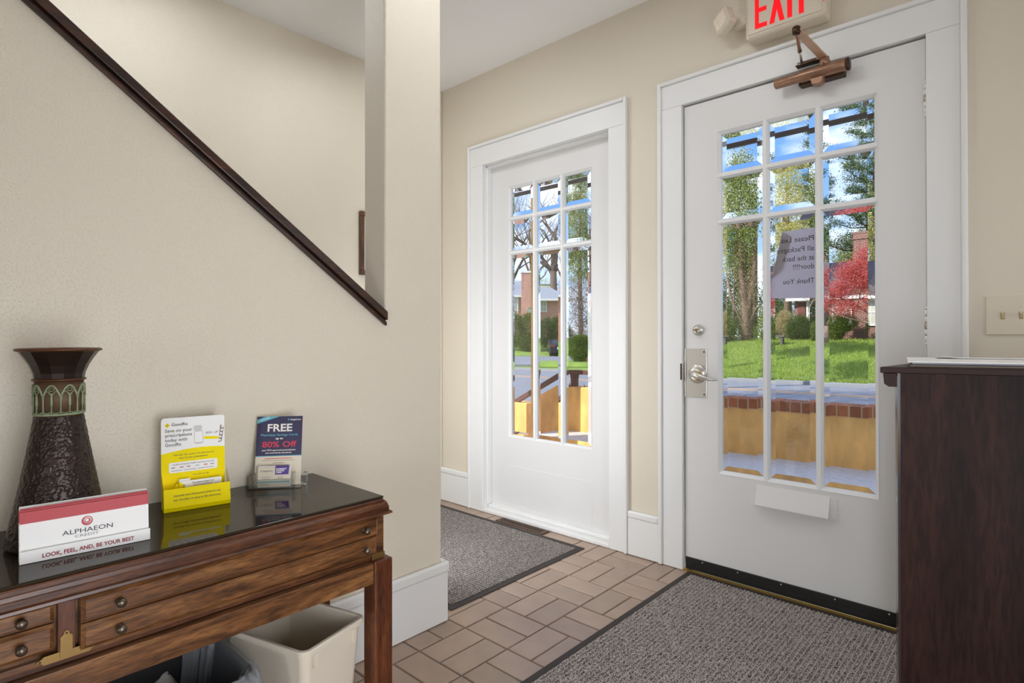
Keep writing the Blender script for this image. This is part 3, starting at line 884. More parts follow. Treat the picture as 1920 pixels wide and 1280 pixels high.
def drawer(y0, y1, z0, z1, xf_, ys, lab=None):
    d = put('drawer', MB().prism([(y0, z0), (y1, z0), (y1, z1), (y0, z1)], 'x', -1.334, xf_ - 0.006), TABLEW, ct)
    b = 0.007
    mbv = MB().add([(xf_ - 0.006, y0, z0), (xf_ - 0.006, y1, z0), (xf_ - 0.006, y1, z1), (xf_ - 0.006, y0, z1),
                    (xf_, y0 + b, z0 + b), (xf_, y1 - b, z0 + b), (xf_, y1 - b, z1 - b), (xf_, y0 + b, z1 - b)],
                   [(4, 5, 6, 7), (0, 1, 5, 4), (1, 2, 6, 5), (2, 3, 7, 6), (3, 0, 4, 7)])
    put('drawer_front', mbv, TABLEW, d)
    for y in ys: knob(d, xf_, y, (z0 + z1) / 2)
    return d
drawer(0.020, 0.206, 0.5685, 0.606, -1.314, [0.158])
drawer(0.020, 0.206, 0.517, 0.5655, -1.314, [0.158])
drawer(-0.488, 0.012, 0.5685, 0.606, -1.314, [-0.2])
drawer(-0.488, 0.012, 0.517, 0.5655, -1.314, [-0.2])
drawer(0.2425, 0.886, 0.5555, 0.6045, -1.300, [0.302, 0.842])
drawer(0.2425, 0.883, 0.507, 0.5535, -1.300, [0.302, 0.842])
bt = MB()
bt.prism([(0.2135, 0.499), (0.2135, 0.538), (0.218, 0.541), (0.219, 0.546), (0.223, 0.549), (0.227, 0.546), (0.228, 0.541), (0.2325, 0.538), (0.2325, 0.512), (0.258, 0.512), (0.262, 0.507), (0.268, 0.5045), (0.262, 0.501), (0.258, 0.4965), (0.190, 0.4965), (0.186, 0.501), (0.178, 0.5045), (0.186, 0.508), (0.190, 0.512), (0.2135, 0.512)], 'x', -1.3162, -1.3138)
bp = put('brass_tee_mount', bt, OLDBRASS, ct, bevel=0.0006)
for y, z in ((0.223, 0.5435), (0.185, 0.5045), (0.261, 0.5045)):
    put('screw', MB().lathe([(0.0018, 0), (0.0012, 0.0006), (0, 0.0008)], n=8, xf=Matrix.Translation((-1.3138, y, z)) @ Matrix.Rotation(math.pi / 2, 4, 'Y')), DBRONZE, bp)
put('corner_strap', MB().box(-1.316, -1.3138, 0.876, 0.9145, 0.488, 0.503).box(-1.36, -1.3138, 0.9135, 0.9155, 0.488, 0.503), OLDBRASS, ct, bevel=0.0006)
put('apron', MB().box(-1.335, -1.302, TY0 + 0.03, 0.873, 0.430, 0.4845), TABLEW, ct, bevel=0.002)
put('side_apron', MB().box(-1.64, -1.35, 0.885, 0.912, 0.430, 0.4845), TABLEW, ct, bevel=0.002)
put('back_apron', MB().box(-1.664, -1.642, TY0 + 0.03, 0.873, 0.430, 0.4845), TABLEW, ct, bevel=0.002)
put('stand_frame', MB().box(-1.66, -1.322, TY0 + 0.01, 0.912, 0.486, 0.4945), TABLEM, ct)
for x0, x1, y0, y1 in ((-1.352, -1.298, 0.8735, 0.930), (-1.6665, -1.622, 0.8735, 0.930), (-1.352, -1.298, TY0, TY0 + 0.055), (-1.6665, -1.622, TY0, TY0 + 0.055)):
    put('leg', MB().box(x0, x1, y0, y1, 0.001, 0.4875), TABLEL, ct, bevel=0.004)
put('foot_rail', MB().box(-1.622, -1.352, 0.885, 0.918, 0.055, 0.085), TABLEL, ct, bevel=0.003)

DGLASS = mat('smoked_glass', '#31291f', 0.06, spec=0.15, var=0.06, vscale=6)
gt = put('glass_table_cover', MB().box(-1.685, -1.3035, TY0 - 0.02, 0.9045, 0.651, 0.657), DGLASS, bevel=0.0015)
tag(gt, 'smoked glass sheet covering the top of the walnut console table', 'glass top')

# ---- vase
GZ = 0.6573
VC = (-1.520, 0.245)
vs = thing('vase', 'tall hammered bronze vase with flared mouth at the left end of the console table', 'vase', (VC[0], VC[1], GZ))
VASE = mat('hammered_bronze', '#2e211a', 0.33, 0.45, var=0.35, vscale=14)
COPPER = mat('copper_rim', '#5f3b24', 0.42, 0.5, var=0.2, vscale=20)
VERDI = mat('verdigris', '#8d9878', 0.6, 0.1, var=0.2, vscale=60)
TERRA = mat('band_ground', '#5e4634', 0.55, 0.2, var=0.2, vscale=50)
# body with hammer dents
nu, nv = 320, 230
zb = np.linspace(0.0, 0.263, nv)
rb = np.interp(zb, [0, 0.006, 0.02, 0.09, 0.18, 0.263], [0.083, 0.0885, 0.0865, 0.0722, 0.056, 0.0425])
A, Zm = np.meshgrid(np.linspace(0, 2 * np.pi, nu, endpoint=False), zb)
pts = np.stack([rng.random(2300) * 2 * np.pi, rng.random(2300) * 0.263], -1)
d1_ = np.full(A.shape, 9.0)
for a0, z0 in pts:
    da = np.abs(A - a0); da = np.minimum(da, 2 * np.pi - da) * rb[:, None]
    dd = da ** 2 + (Zm - z0) ** 2
    d1_ = np.minimum(d1_, dd)
dent = np.sqrt(d1_)
R = rb[:, None] - 0.0013 * (1 - np.clip(dent / 0.0042, 0, 1) ** 2) * np.clip((zb / 0.02), 0, 1)[:, None]
vv = np.stack([VC[0] + R * np.cos(A), VC[1] + R * np.sin(A), GZ + Zm], -1).reshape(-1, 3)
ids = np.arange(nu * nv).reshape(nv, nu)
ff = np.stack([ids[:-1], np.roll(ids[:-1], -1, 1), np.roll(ids[1:], -1, 1), ids[1:]], -1).reshape(-1, 4)
vb = MB(); vb.v = [tuple(p) for p in vv]; vb.f = [tuple(int(q) for q in f) for f in ff] + [tuple(range(nu))[::-1]]
vb.m = [0] * len(vb.f); vb.sm = [True] * len(vb.f)
put('body', vb, VASE, vs)
put('neck', MB().lathe([(0.0415, 0.263), (0.0415, 0.338)], (VC[0], VC[1], GZ), 48), TERRA, vs)
fl_ = MB()
prf = [(0.0425, 0.338), (0.0445, 0.352), (0.0505, 0.368), (0.0595, 0.384), (0.069, 0.3985), (0.067, 0.3985), (0.058, 0.384), (0.049, 0.368), (0.042, 0.352), (0.040, 0.338)]
fl_.lathe(prf, (VC[0], VC[1], GZ), 14, smooth=False, close=True)
put('flared_mouth', fl_, VASE, vs)
put('rim', MB().lathe([(0.068 + 0.0062 * math.cos(a), 0.4005 + 0.0036 * math.sin(a)) for a in [2 * math.pi * k / 10 for k in range(10)]], (VC[0], VC[1], GZ), 56, close=True), COPPER, vs)
put('neck_ring', MB().lathe([(0.0435 + 0.003 * math.cos(a), 0.3385 + 0.0025 * math.sin(a)) for a in [2 * math.pi * k / 8 for k in range(8)]], (VC[0], VC[1], GZ), 48, close=True), COPPER, vs)
band = put('arcade_band', MB().lathe([(0.0428, 0.2655), (0.0445, 0.266), (0.0445, 0.2695), (0.0428, 0.270)], (VC[0], VC[1], GZ), 48), VERDI, vs)
def on_neck(a, z, r=0.0432): return (VC[0] + r * math.cos(a), VC[1] + r * math.sin(a), GZ + z)
NA = 9
def arch_mesh(a0):
    w = math.pi / NA
    m = MB()
    m.tube([on_neck(a0 - w, 0.268), on_neck(a0 - w, 0.300), on_neck(a0 - w, 0.304)], [0.0019, 0.0015, 0.0030], 6)
    pl_ = [on_neck(a0 - w + w * t, 0.304 + 0.024 * math.sin(t * math.pi / 2) ** 0.8) for t in np.linspace(0, 1, 6)] + [on_neck(a0 + w * t, 0.328 - 0.024 * (1 - math.cos(t * math.pi / 2))) for t in np.linspace(0.2, 1, 5)]
    m.tube(pl_, 0.0020, 6)
    m.tube([on_neck(a0, 0.268), on_neck(a0, 0.286), on_neck(a0, 0.288), on_neck(a0, 0.312)], [0.0014, 0.0014, 0.0026, 0.0016], 6)
    for s in (-1, 1):
        m.tube([on_neck(a0 + s * w * 0.98, 0.306), on_neck(a0 + s * w * 0.75, 0.314), on_neck(a0 + s * w * 0.4, 0.316), on_neck(a0 + s * w * 0.05, 0.307)], 0.0012, 5)
        m.tube([on_neck(a0 + s * w * 0.92, 0.2735), on_neck(a0 + s * w * 0.5, 0.2705), on_neck(a0 + s * w * 0.08, 0.2735)], 0.0011, 5)
    c = [on_neck(a0 + 0.10 * math.cos(t), 0.3195 + 0.0035 * math.sin(t)) for t in np.linspace(0, 2 * math.pi, 9)]
    m.tube(c, 0.0009, 5)
    return m
for k in range(NA):
    put('arch', arch_mesh(2 * math.pi * (k + 0.35) / NA), VERDI, band)

# ---- brochure holder
def lean_frame(O, ex, lean):
    ex = Vector((ex[0], ex[1], 0)).normalized()
    n = Vector((ex.y, -ex.x, 0))
    u = Vector((0, 0, 1)) * math.cos(lean) - n * math.sin(lean)
    return frame(O, ex, u)          # local x along, y up, z towards the viewer
AEX = (0.0214, 0.2092)
bh = thing('brochure_holder', 'white tabletop brochure holder with red slogan beside the vase', 'brochure holder', (-1.42, 0.27, GZ))
F0 = lean_frame((-1.4067, 0.1675, GZ), AEX, 0.0)
WA = 0.210
put('front_lip', MB().box(0, WA, 0.0004, 0.0238, -0.002, 0, xf=F0), WPAPER, bh, bevel=0.0006)
put('base', MB().box(0, WA, 0.0004, 0.002, -0.050, -0.002, xf=F0), WPAPER, bh)
FB = lean_frame((-1.4067, 0.1675, GZ), AEX, 0.13)
put('back_panel', MB().box(0.0, WA, 0.0, 0.1045, -0.030, -0.028, xf=FB), WPAPER, bh, bevel=0.0008)
put('side_panel', MB().box(0, 0.0015, 0.002, 0.036, -0.044, -0.002, xf=F0), WPAPER, bh)
text('LOOK, FEEL, AND, BE YOUR BEST', F0 @ Matrix.Translation((0.033, 0.0065, 0.0004)), 0.0105, DREDINK, bh, 0.148, bold=0.0003)
FC = lean_frame((-1.4115, 0.1675, GZ), AEX, 0.09)
group = 'brochures standing in the white holder'
def brochure(k, z, top, label, dx):
    b = thing('brochure', label, 'brochure', FC @ Vector((WA / 2, 0.003, z)), group)
    put('sheet', MB().box(0.001 + dx, WA + dx - 0.001, 0.0032, top, z - 0.0022, z, xf=FC), WPAPER, b)
    put('red_band', MB().box(0.001 + dx, WA + dx - 0.001, top - 0.0215, top, z, z + 0.00025, xf=FC).box(0.001 + dx, WA + dx - 0.001, top, top + 0.0003, z - 0.0022, z + 0.00025, xf=FC), REDINK, b)
    return b
bA = brochure(0, -0.0015, 0.0945, 'front brochure in the white holder with red band and black lettering', 0.0)
brochure(1, -0.0062, 0.0975, 'second brochure in the white holder with only its red top showing', -0.0012)
brochure(2, -0.0105, 0.1000, 'third brochure in the white holder with a thin red edge showing', 0.0008)
T = lambda x, y, z=0.0: FC @ Matrix.Translation((x, y, -0.0015 + 0.0002 + z))
text('ALPHAEON', T(0.0645, 0.0385), 0.0125, BLACKINK, bA, 0.082, bold=0.00005)
text('CREDIT', T(0.0835, 0.0305), 0.0072, GREYINK, bA, 0.039)
def ring(cx, cy, r0, r1, ox, oy, xf, z0=0.0, n=36, sq=1.0):
    m = MB()
    v = []
    for k in range(n):
        a = 2 * math.pi * k / n
        v.append((cx + r1 * math.cos(a), cy + r1 * sq * math.sin(a), z0))
        v.append((cx + ox + r0 * math.cos(a), cy + oy + r0 * sq * math.sin(a), z0))
    f = [(2 * k, (2 * k + 2) % (2 * n), (2 * k + 3) % (2 * n), 2 * k + 1) for k in range(n)]
    return m.add(v, f, xf=xf)
put('spiral_logo', ring(0.1040, 0.0600, 0.0062, 0.0092, 0.0008, 0.0010, FC, -0.0011), REDINK, bA)
put('spiral_logo', ring(0.1045, 0.0605, 0.0030, 0.0050, -0.0006, 0.0004, FC, -0.0011), REDINK, bA)

# ---- yellow savings card display
yd = thing('card_display', 'yellow and white cardboard savings card display on the console table', 'card display', (-1.57, 0.52, GZ))
GEX = (0.0266, 0.145)
GF = lean_frame((-1.5623, 0.453, GZ), GEX, 0.0)
GB = lean_frame((-1.610, 0.4615, GZ), GEX, 0.05)
WG = 0.147
yb = lambda y: 0.134 + 0.0085 * math.sin(max(0.0, min(1.0, y)) * math.pi * 0.85)
top_pts = [(0.0, 0.0), (0.144, 0.0), (0.144, 0.2165)] + [(0.144 - 0.005 * (1 - math.cos(a)), 0.2165 + 0.005 * math.sin(a)) for a in (0.5, 1.0, 1.57)] + [(0.008, 0.2225)] + [(0.008 - 0.008 * math.sin(a), 0.2145 + 0.008 * math.cos(a)) for a in (0.5, 1.0, 1.57)]
put('back_panel', MB().prism(top_pts, 'z', -0.0015, 0, xf=GB), WPAPER, yd)
curve_pts = [(0.144 * t, 0.1335 + 0.0095 * math.sin(t * math.pi * 0.80)) for t in np.linspace(0, 1, 14)]
put('yellow_field', MB().prism([(0.0, 0.001), (0.144, 0.001)] + curve_pts[::-1], 'z', 0.0001, 0.0004, xf=GB), YELLOW, yd)
put('front_pocket', MB().add([(0, 0.011, 0.004), (WG, 0.011, 0.004), (WG, 0.055, -0.004), (0, 0.055, -0.004), (0, 0.055, -0.0052), (WG, 0.055, -0.0052), (0, 0.0004, 0.0), (WG, 0.0004, 0.0)],
    [(0, 1, 2, 3), (3, 2, 5, 4), (6, 7, 1, 0), (4, 5, 7, 6)], xf=GF), YELLOW, yd)
for x in (0.0, WG):
    put('side_flap', MB().add([(x, 0.0005, 0.0), (x, 0.011, 0.0035), (x, 0.055, -0.0045), (x, 0.088, -0.050), (x, 0.0005, -0.052)], [(0, 1, 2, 3, 4)], xf=GF), YELLOW if x == 0 else WPAPER, yd)
put('bottom_panel', MB().box(0, WG, 0.0004, 0.0012, -0.052, 0.0, xf=GF), YELLOW, yd)
GT = lambda x, y, z=0.0006: GB @ Matrix.Translation((x, y, z))
text('GoodRx', GT(0.0225, 0.2020), 0.0105, BLACKINK, yd, 0.036, bold=0.0001)
put('plus_logo', MB().box(0.0085, 0.0185, 0.2020, 0.2065, 0.0003, 0.0006, xf=GB).box(0.0112, 0.0158, 0.1992, 0.2092, 0.0003, 0.0006, xf=GB), YELLOW, yd)
for k, (s_, w_) in enumerate((('Save on your', 0.060), ('prescriptions', 0.059), ('today with', 0.049), ('GoodRx', 0.035))):
    text(s_, GT(0.0085, 0.1870 - 0.0118 * k), 0.0112, BLACKINK, yd, w_, bold=0.00005)
put('yellow_underline', ring(0.0195, 0.1895, 0.0122, 0.0128, 0, 0, GB, 0.0005, sq=0.42), YELLOW, yd)
text('Take this free card to the pharmacy to', GT(0.072, 0.1265), 0.0058, BROWNINK, yd, 0.092, align='CENTER', bold=0.00006)
text('save on your prescriptions.', GT(0.072, 0.1185), 0.0058, BROWNINK, yd, 0.066, align='CENTER', bold=0.00010)
rr = lambda x0, x1, y0, y1, r: [(x1 - r + r * math.cos(a), y0 + r + r * math.sin(a)) for a in (-1.57, -0.78, 0)] + [(x1 - r + r * math.cos(a), y1 - r + r * math.sin(a)) for a in (0, 0.78, 1.57)] + [(x0 + r + r * math.cos(a), y1 - r + r * math.sin(a)) for a in (1.57, 2.36, 3.14)] + [(x0 + r + r * math.cos(a), y0 + r + r * math.sin(a)) for a in (3.14, 3.93, 4.71)]
put('white_box', MB().prism(rr(0.0165, 0.1265, 0.0845, 0.1105, 0.004), 'z', 0.0005, 0.0008, xf=GB), WPAPER, yd)
text('GoodRx is accepted at 70,000+ pharmacies nationwide', GT(0.0715, 0.1035, 0.0010), 0.0038, BROWNINK, yd, 0.094, align='CENTER', bold=0.00004)
REDINK2 = REDINK
for x, c in ((0.026, GREYINK), (0.045, REDINK), (0.060, REDINK), (0.080, TEAL), (0.099, REDINK), (0.114, GREYINK)):
    put('pharmacy_mark', MB().box(x - 0.0042, x + 0.0042, 0.0962, 0.0982, 0.0009, 0.0011, xf=GB), c, yd)
for a, b in ((0.022, 0.046), (0.049, 0.078), (0.081, 0.118)):
    put('print_line', MB().box(a, b, 0.0890, 0.0901, 0.0009, 0.0011, xf=GB), GREYINK, yd)
text('Save with our app', GT(0.088, 0.0735), 0.0052, BROWNINK, yd, 0.037, align='CENTER')
# printed picture of bottle, card and blister pack
put('printed_bottle', MB().prism(rr(0.073, 0.094, 0.152, 0.186, 0.004), 'z', 0.0003, 0.0006, xf=GB).prism(rr(0.072, 0.091, 0.186, 0.199, 0.003), 'z', 0.0003, 0.0006, xf=GB), mat('pill_bottle_print', '#c9c6c2', 0.5), yd)
put('printed_label', MB().prism(rr(0.0745, 0.0925, 0.156, 0.183, 0.001), 'z', 0.0006, 0.0008, xf=GB), WPAPER, yd)
put('printed_card', MB().prism([(0.095, 0.165), (0.129, 0.162), (0.131, 0.195), (0.097, 0.199)], 'z', 0.0006, 0.0008, xf=GB), WPAPER, yd)
put('printed_card_stripe', MB().prism([(0.095, 0.1625), (0.129, 0.1595), (0.1293, 0.1665), (0.0954, 0.1698)], 'z', 0.0008, 0.0010, xf=GB), YELLOW, yd)
text('80%+ off', GT(0.0990, 0.1755, 0.0010), 0.008, GREYINK, yd, 0.029, shear=0.15, bold=0.00005)
bl = put('printed_blister', MB().prism([(0.129, 0.150), (0.137, 0.153), (0.143, 0.192), (0.134, 0.196)], 'z', 0.0003, 0.0005, xf=GB), mat('blister_print', '#86776e', 0.5), yd)
for k in range(5):
    put('printed_pill', ring(0.1322 + 0.0018 * k, 0.1565 + 0.0086 * k, 0.0, 0.0029, 0, 0, GB, 0.0007, 14), WHITEINK, bl)
text('Insured and uninsured patients can', GF @ frame((0.021, 0.0365, 0.0002), (1, 0, 0), (0, 1, -0.18)), 0.0064, BROWNINK, yd, 0.103, bold=0.00006)
text('use GoodRx to save at the pharmacy', GF @ frame((0.020, 0.0265, 0.0020), (1, 0, 0), (0, 1, -0.18)), 0.0064, BROWNINK, yd, 0.105, bold=0.00006)
GC = lean_frame((-1.590, 0.4565, GZ), GEX, 0.05)
sc = thing('savings_card', 'white savings card with yellow corner in the yellow display pocket', 'card', GC @ Vector((0.09, 0.002, 0)), 'savings cards in the yellow display')
put('card', MB().prism(rr(0.038, 0.134, 0.0025, 0.0655, 0.003), 'z', -0.0008, 0, xf=GC), WPAPER, sc)
put('yellow_corner', MB().prism([(0.038, 0.004)] + [(0.038 + 0.020 * math.sin(a), 0.004 + 0.060 * math.cos(a)) for a in np.linspace(0.0, 1.57, 8)], 'z', 0.0001, 0.0004, xf=GC), YELLOW, sc)
text('Prescription Savings Card', GC @ Matrix.Translation((0.067, 0.0575, 0.0005)), 0.0052, BLACKINK, sc, 0.048, bold=0.00005)
put('print_line', MB().box(0.068, 0.112, 0.0535, 0.0543, 0.0001, 0.0003, xf=GC).box(0.070, 0.110, 0.0510, 0.0518, 0.0001, 0.0003, xf=GC), GREYINK, sc)
text('Rx', GC @ frame((0.0505, 0.047, 0.0005), (0, 1, 0), (-1, 0, 0)), 0.009, BROWNINK, sc, bold=0.00005)
c2 = thing('savings_card', 'yellow savings card behind the white one in the yellow display pocket', 'card', GC @ Vector((0.09, 0.002, -0.004)), 'savings cards in the yellow display')
put('card', MB().prism(rr(0.030, 0.128, 0.0025, 0.0600, 0.003), 'z', -0.0045, -0.0037, xf=GC), YELLOW, c2)
put('white_tab', MB().box(0.038, 0.0625, 0.0600, 0.0705, -0.0045, -0.0038, xf=GC), WPAPER, c2)

# ---- acrylic leaflet holder
ah = thing('acrylic_holder', 'clear acrylic stand holding a navy savings leaflet at the right of the console table', 'leaflet holder', (-1.61, 0.76, GZ))
SEX = (0.084, 0.109)
SF = lean_frame((-1.640, 0.713, GZ), SEX, 0.2)
S0 = lean_frame((-1.640, 0.713, GZ), SEX, 0.0)
put('back_plate', MB().box(-0.012, 0.118, 0.003, 0.130, -0.0035, -0.0015, xf=SF), ACRYL, ah)
put('base_plate', MB().box(-0.020, 0.122, 0.0005, 0.003, -0.030, 0.026, xf=S0), ACRYL, ah)
put('pocket_front', MB().box(-0.006, 0.100, 0.003, 0.026, 0.022, 0.024, xf=S0), ACRYL, ah)
for x in (-0.0075, 0.1000):
    put('pocket_side', MB().box(x, x + 0.0018, 0.003, 0.040, -0.004, 0.0235, xf=S0), ACRYL, ah)
put('foot', MB().box(-0.030, -0.0202, 0.0005, 0.030, -0.030, -0.010, xf=S0), ACRYL, ah)
put('foot', MB().box(0.1222, 0.130, 0.0005, 0.034, -0.028, -0.006, xf=S0), ACRYL, ah)
lf_ = thing('leaflet', 'navy leaflet reading FREE in the clear acrylic stand', 'leaflet', SF @ Vector((0.05, 0.004, 0)))
put('sheet', MB().box(-0.010, 0.1155, 0.0035, 0.1985, -0.001, 0, xf=SF), CREAM, lf_)
put('navy_panel', MB().box(-0.010, 0.1155, 0.0865, 0.1985, 0.0001, 0.0003, xf=SF), NAVY, lf_)
put('teal_line', MB().box(-0.010, 0.1155, 0.0845, 0.0865, 0.0001, 0.0003, xf=SF), TEAL, lf_)
put('teal_ribbon', MB().prism([(-0.010, 0.1780), (-0.010, 0.1895), (0.012, 0.1985), (0.052, 0.1985)], 'z', 0.0003, 0.0005, xf=SF), TEAL, lf_)
ST = lambda x, y, z=0.0006: SF @ Matrix.Translation((x, y, z))
text('TAKE ONE', SF @ frame((-0.004, 0.1835, 0.0007), (1, 0.36, 0), (0, 1, 0)), 0.0065, WHITEINK, lf_, 0.030)
put('star_logo', ring(0.0765, 0.1890, 0.0012, 0.0028, 0, 0, SF, 0.0005, 10), TEAL, lf_)
text('SingleCare', ST(0.0815, 0.1865), 0.0062, WHITEINK, lf_, 0.029, bold=0.0001)
text('FREE', ST(0.0525, 0.1555), 0.0300, WHITEINK, lf_, 0.068, align='CENTER', bold=0.0007)
text('Pharmacy Savings Cards', ST(0.0525, 0.1425), 0.0088, TEAL, lf_, 0.102, align='CENTER', bold=0.0001)
text('up to', ST(0.0525, 0.1325), 0.0085, WHITEINK, lf_, 0.020, align='CENTER', bold=0.0002)
text('80% Off', ST(0.0525, 0.1105), 0.0230, PINKRED, lf_, 0.094, align='CENTER', bold=0.0003)
text('your FDA-approved prescriptions', ST(0.0525, 0.1000), 0.0060, WHITEINK, lf_, 0.092, align='CENTER', bold=0.0001)
text('not covered by insurance.', ST(0.0525, 0.0925), 0.0060, WHITEINK, lf_, 0.072, align='CENTER', bold=0.0001)
put('print_line', MB().box(0.015, 0.090, 0.0775, 0.0792, 0.0001, 0.0003, xf=SF), PINKRED, lf_)
put('print_line', MB().box(0.008, 0.096, 0.0725, 0.0735, 0.0001, 0.0003, xf=SF).box(0.038, 0.067, 0.0655, 0.0668, 0.0001, 0.0003, xf=SF).box(0.022, 0.083, 0.0590, 0.0598, 0.0001, 0.0003, xf=SF), GREYINK, lf_)
SC = lean_frame((-1.640 + 0.79 * 0.021, 0.713 - 0.61 * 0.021, GZ), SEX, 0.14)
grp = 'pharmacy cards in the acrylic stand'
for k, lab in enumerate(('front cream pharmacy card with purple corner in the acrylic stand', 'second pharmacy card just showing behind the purple cornered card')):
    c = thing('pharmacy_card', lab, 'card', SC @ Vector((0.045, 0.004, -0.003 * k)), grp)
    z = -0.0045 * k
    put('card', MB().prism(rr(0.004, 0.090 + 0.002 * k, 0.0038, 0.0600 + 0.0022 * k, 0.002), 'z', z - 0.001, z, xf=SC), CREAM if k == 0 else WPAPER, c)
    put('purple_corner', MB().prism([(0.0505, 0.0375), (0.0865, 0.0375), (0.0885, 0.0600 + 0.0022 * k), (0.0505, 0.0600 + 0.0022 * k)], 'z', z + 0.0001, z + 0.0003, xf=SC), PURPLE, c)
    if k == 0:
        for q, (s_, w_) in enumerate((('PHARMACY', 0.028), ('SAVINGS', 0.022), ('CARD', 0.015))):
            text(s_, SC @ Matrix.Translation((0.0530, 0.0515 - 0.0050 * q, 0.0005)), 0.0056, WHITEINK, c, w_, bold=0.0002)
        text('SingleCare', SC @ Matrix.Translation((0.0175, 0.0465, 0.0005)), 0.0060, GREYINK, c, 0.026, bold=0.0001)
        put('star_logo', ring(0.0130, 0.0485, 0.0010, 0.0024, 0, 0, SC, 0.0003, 10), TEAL, c)
        put('teal_stripe', MB().box(0.004, 0.0895, 0.0165, 0.0195, 0.0001, 0.0003, xf=SC), TEAL, c)
        put('print_line', MB().box(0.012, 0.040, 0.0310, 0.0318, 0.0001, 0.0003, xf=SC).box(0.017, 0.036, 0.0265, 0.0273, 0.0001, 0.0003, xf=SC).box(0.056, 0.072, 0.0310, 0.0318, 0.0001, 0.0003, xf=SC).box(0.056, 0.072, 0.0270, 0.0278, 0.0001, 0.0003, xf=SC).box(0.008, 0.035, 0.0105, 0.0113, 0.0001, 0.0003, xf=SC), GREYINK, c)

# ================================================================== BINS UNDER THE TABLE
BEIGE = mat('beige_plastic', '#ddd3c2', 0.36)
B0 = Vector((-1.334, 0.872, 0)); bu = Vector((0.067, -0.207, 0)).normalized(); bw_ = Vector((-0.24, -0.068, 0)).normalized()
bu = (bu - bw_ * bu.dot(bw_)).normalized()
BF = frame(B0, bu, bw_)      # local x: along the near side, y: under the table
if BF.to_3x3().col[2].z < 0:
    pass
wb = thing('wastebasket', 'empty beige plastic wastebasket under the right end of the console table', 'wastebasket', (-1.42, 0.72, 0))
BL, BWD, BH = 0.217, 0.300, 0.335
def rrect(x0, x1, y0, y1, r, n=9):
    out = []
    for cx, cy, a0 in ((x1 - r, y0 + r, -math.pi / 2), (x1 - r, y1 - r, 0), (x0 + r, y1 - r, math.pi / 2), (x0 + r, y0 + r, math.pi)):
        for k in range(n + 1):
            a = a0 + math.pi / 2 * k / n
            out.append((cx + r * math.cos(a), cy + r * math.sin(a)))
    return out
def loft(loops, zs, xf, mat=0, cap0=True, cap1=False, close=False):
    v, f = [], []
    n = len(loops[0])
    for lp_, z in zip(loops, zs):
        for p in lp_: v.append((p[0], p[1], z))
    m = len(loops)
    for i in range(m if close else m - 1):
        for k in range(n):
            j = (i + 1) % m
            f.append((i * n + k, i * n + (k + 1) % n, j * n + (k + 1) % n, j * n + k))
    if cap0: f.append(tuple(range(n))[::-1])
    if cap1: f.append(tuple(range((m - 1) * n, m * n)))
    v = [xf @ Vector(p) for p in v]
    return v, f
def sgn(xf): return xf
# build in plain xy with upright z
BX = Matrix.Identity(4)
for i in range(3):
    BX[i][0], BX[i][1], BX[i][3] = bu[i], bw_[i], B0[i]
tp = 0.022
outer = lambda i, z: rrect(0.008 + tp * (1 - z / BH) + i, BL - 0.008 - tp * (1 - z / BH) - i, 0.008 + tp * (1 - z / BH) + i, BWD - 0.008 - tp * (1 - z / BH) - i, 0.020)
zz = [0.002, 0.16, BH - 0.002, BH - 0.002, 0.16, 0.006]
lo = [outer(0, z) for z in zz[:3]] + [outer(0.003, z) for z in zz[3:]]
v, f = loft(lo, zz, BX, cap0=True, cap1=True)
put('body', MB().add(v, f, smooth=False), BEIGE, wb)
zr_ = [BH - 0.012, BH, BH + 0.0035, BH + 0.0035, BH - 0.003]
lo = [rrect(0, BL, 0, BWD, 0.024), rrect(-0.001, BL + 0.001, -0.001, BWD + 0.001, 0.024), rrect(0.002, BL - 0.002, 0.002, BWD - 0.002, 0.022), rrect(0.010, BL - 0.010, 0.010, BWD - 0.010, 0.018), rrect(0.012, BL - 0.012, 0.012, BWD - 0.012, 0.018)]
v, f = loft(lo, zr_, BX, cap0=False, close=True)
put('rim', MB().add(v, f), BEIGE, wb, bevel=0.001)
for x in (0.040, 0.172):
    put('rib', MB().box(x, x + 0.012, 0.0, 0.009, BH - 0.045, BH - 0.012, xf=BX), BEIGE, wb)

BLKPL = mat('black_plastic', '#17181a', 0.45)
kb = thing('trash_can', 'black trash can with a liner under the middle of the console table', 'trash can', (-1.44, 0.42, 0))
KX = Matrix.Translation((-1.450, 0.375, 0.02))
lo = [rrect(-0.12, 0.12, -0.155, 0.155, 0.05), rrect(-0.145, 0.145, -0.195, 0.195, 0.06), rrect(-0.15, 0.15, -0.20, 0.20, 0.06), rrect(-0.142, 0.142, -0.192, 0.192, 0.055), rrect(-0.11, 0.11, -0.145, 0.145, 0.045)]
v, f = loft(lo, [-0.018, 0.285, 0.30, 0.30, 0.010], KX, cap0=True, cap1=True)
put('body', MB().add(v, f), BLKPL, kb, bevel=0.001)
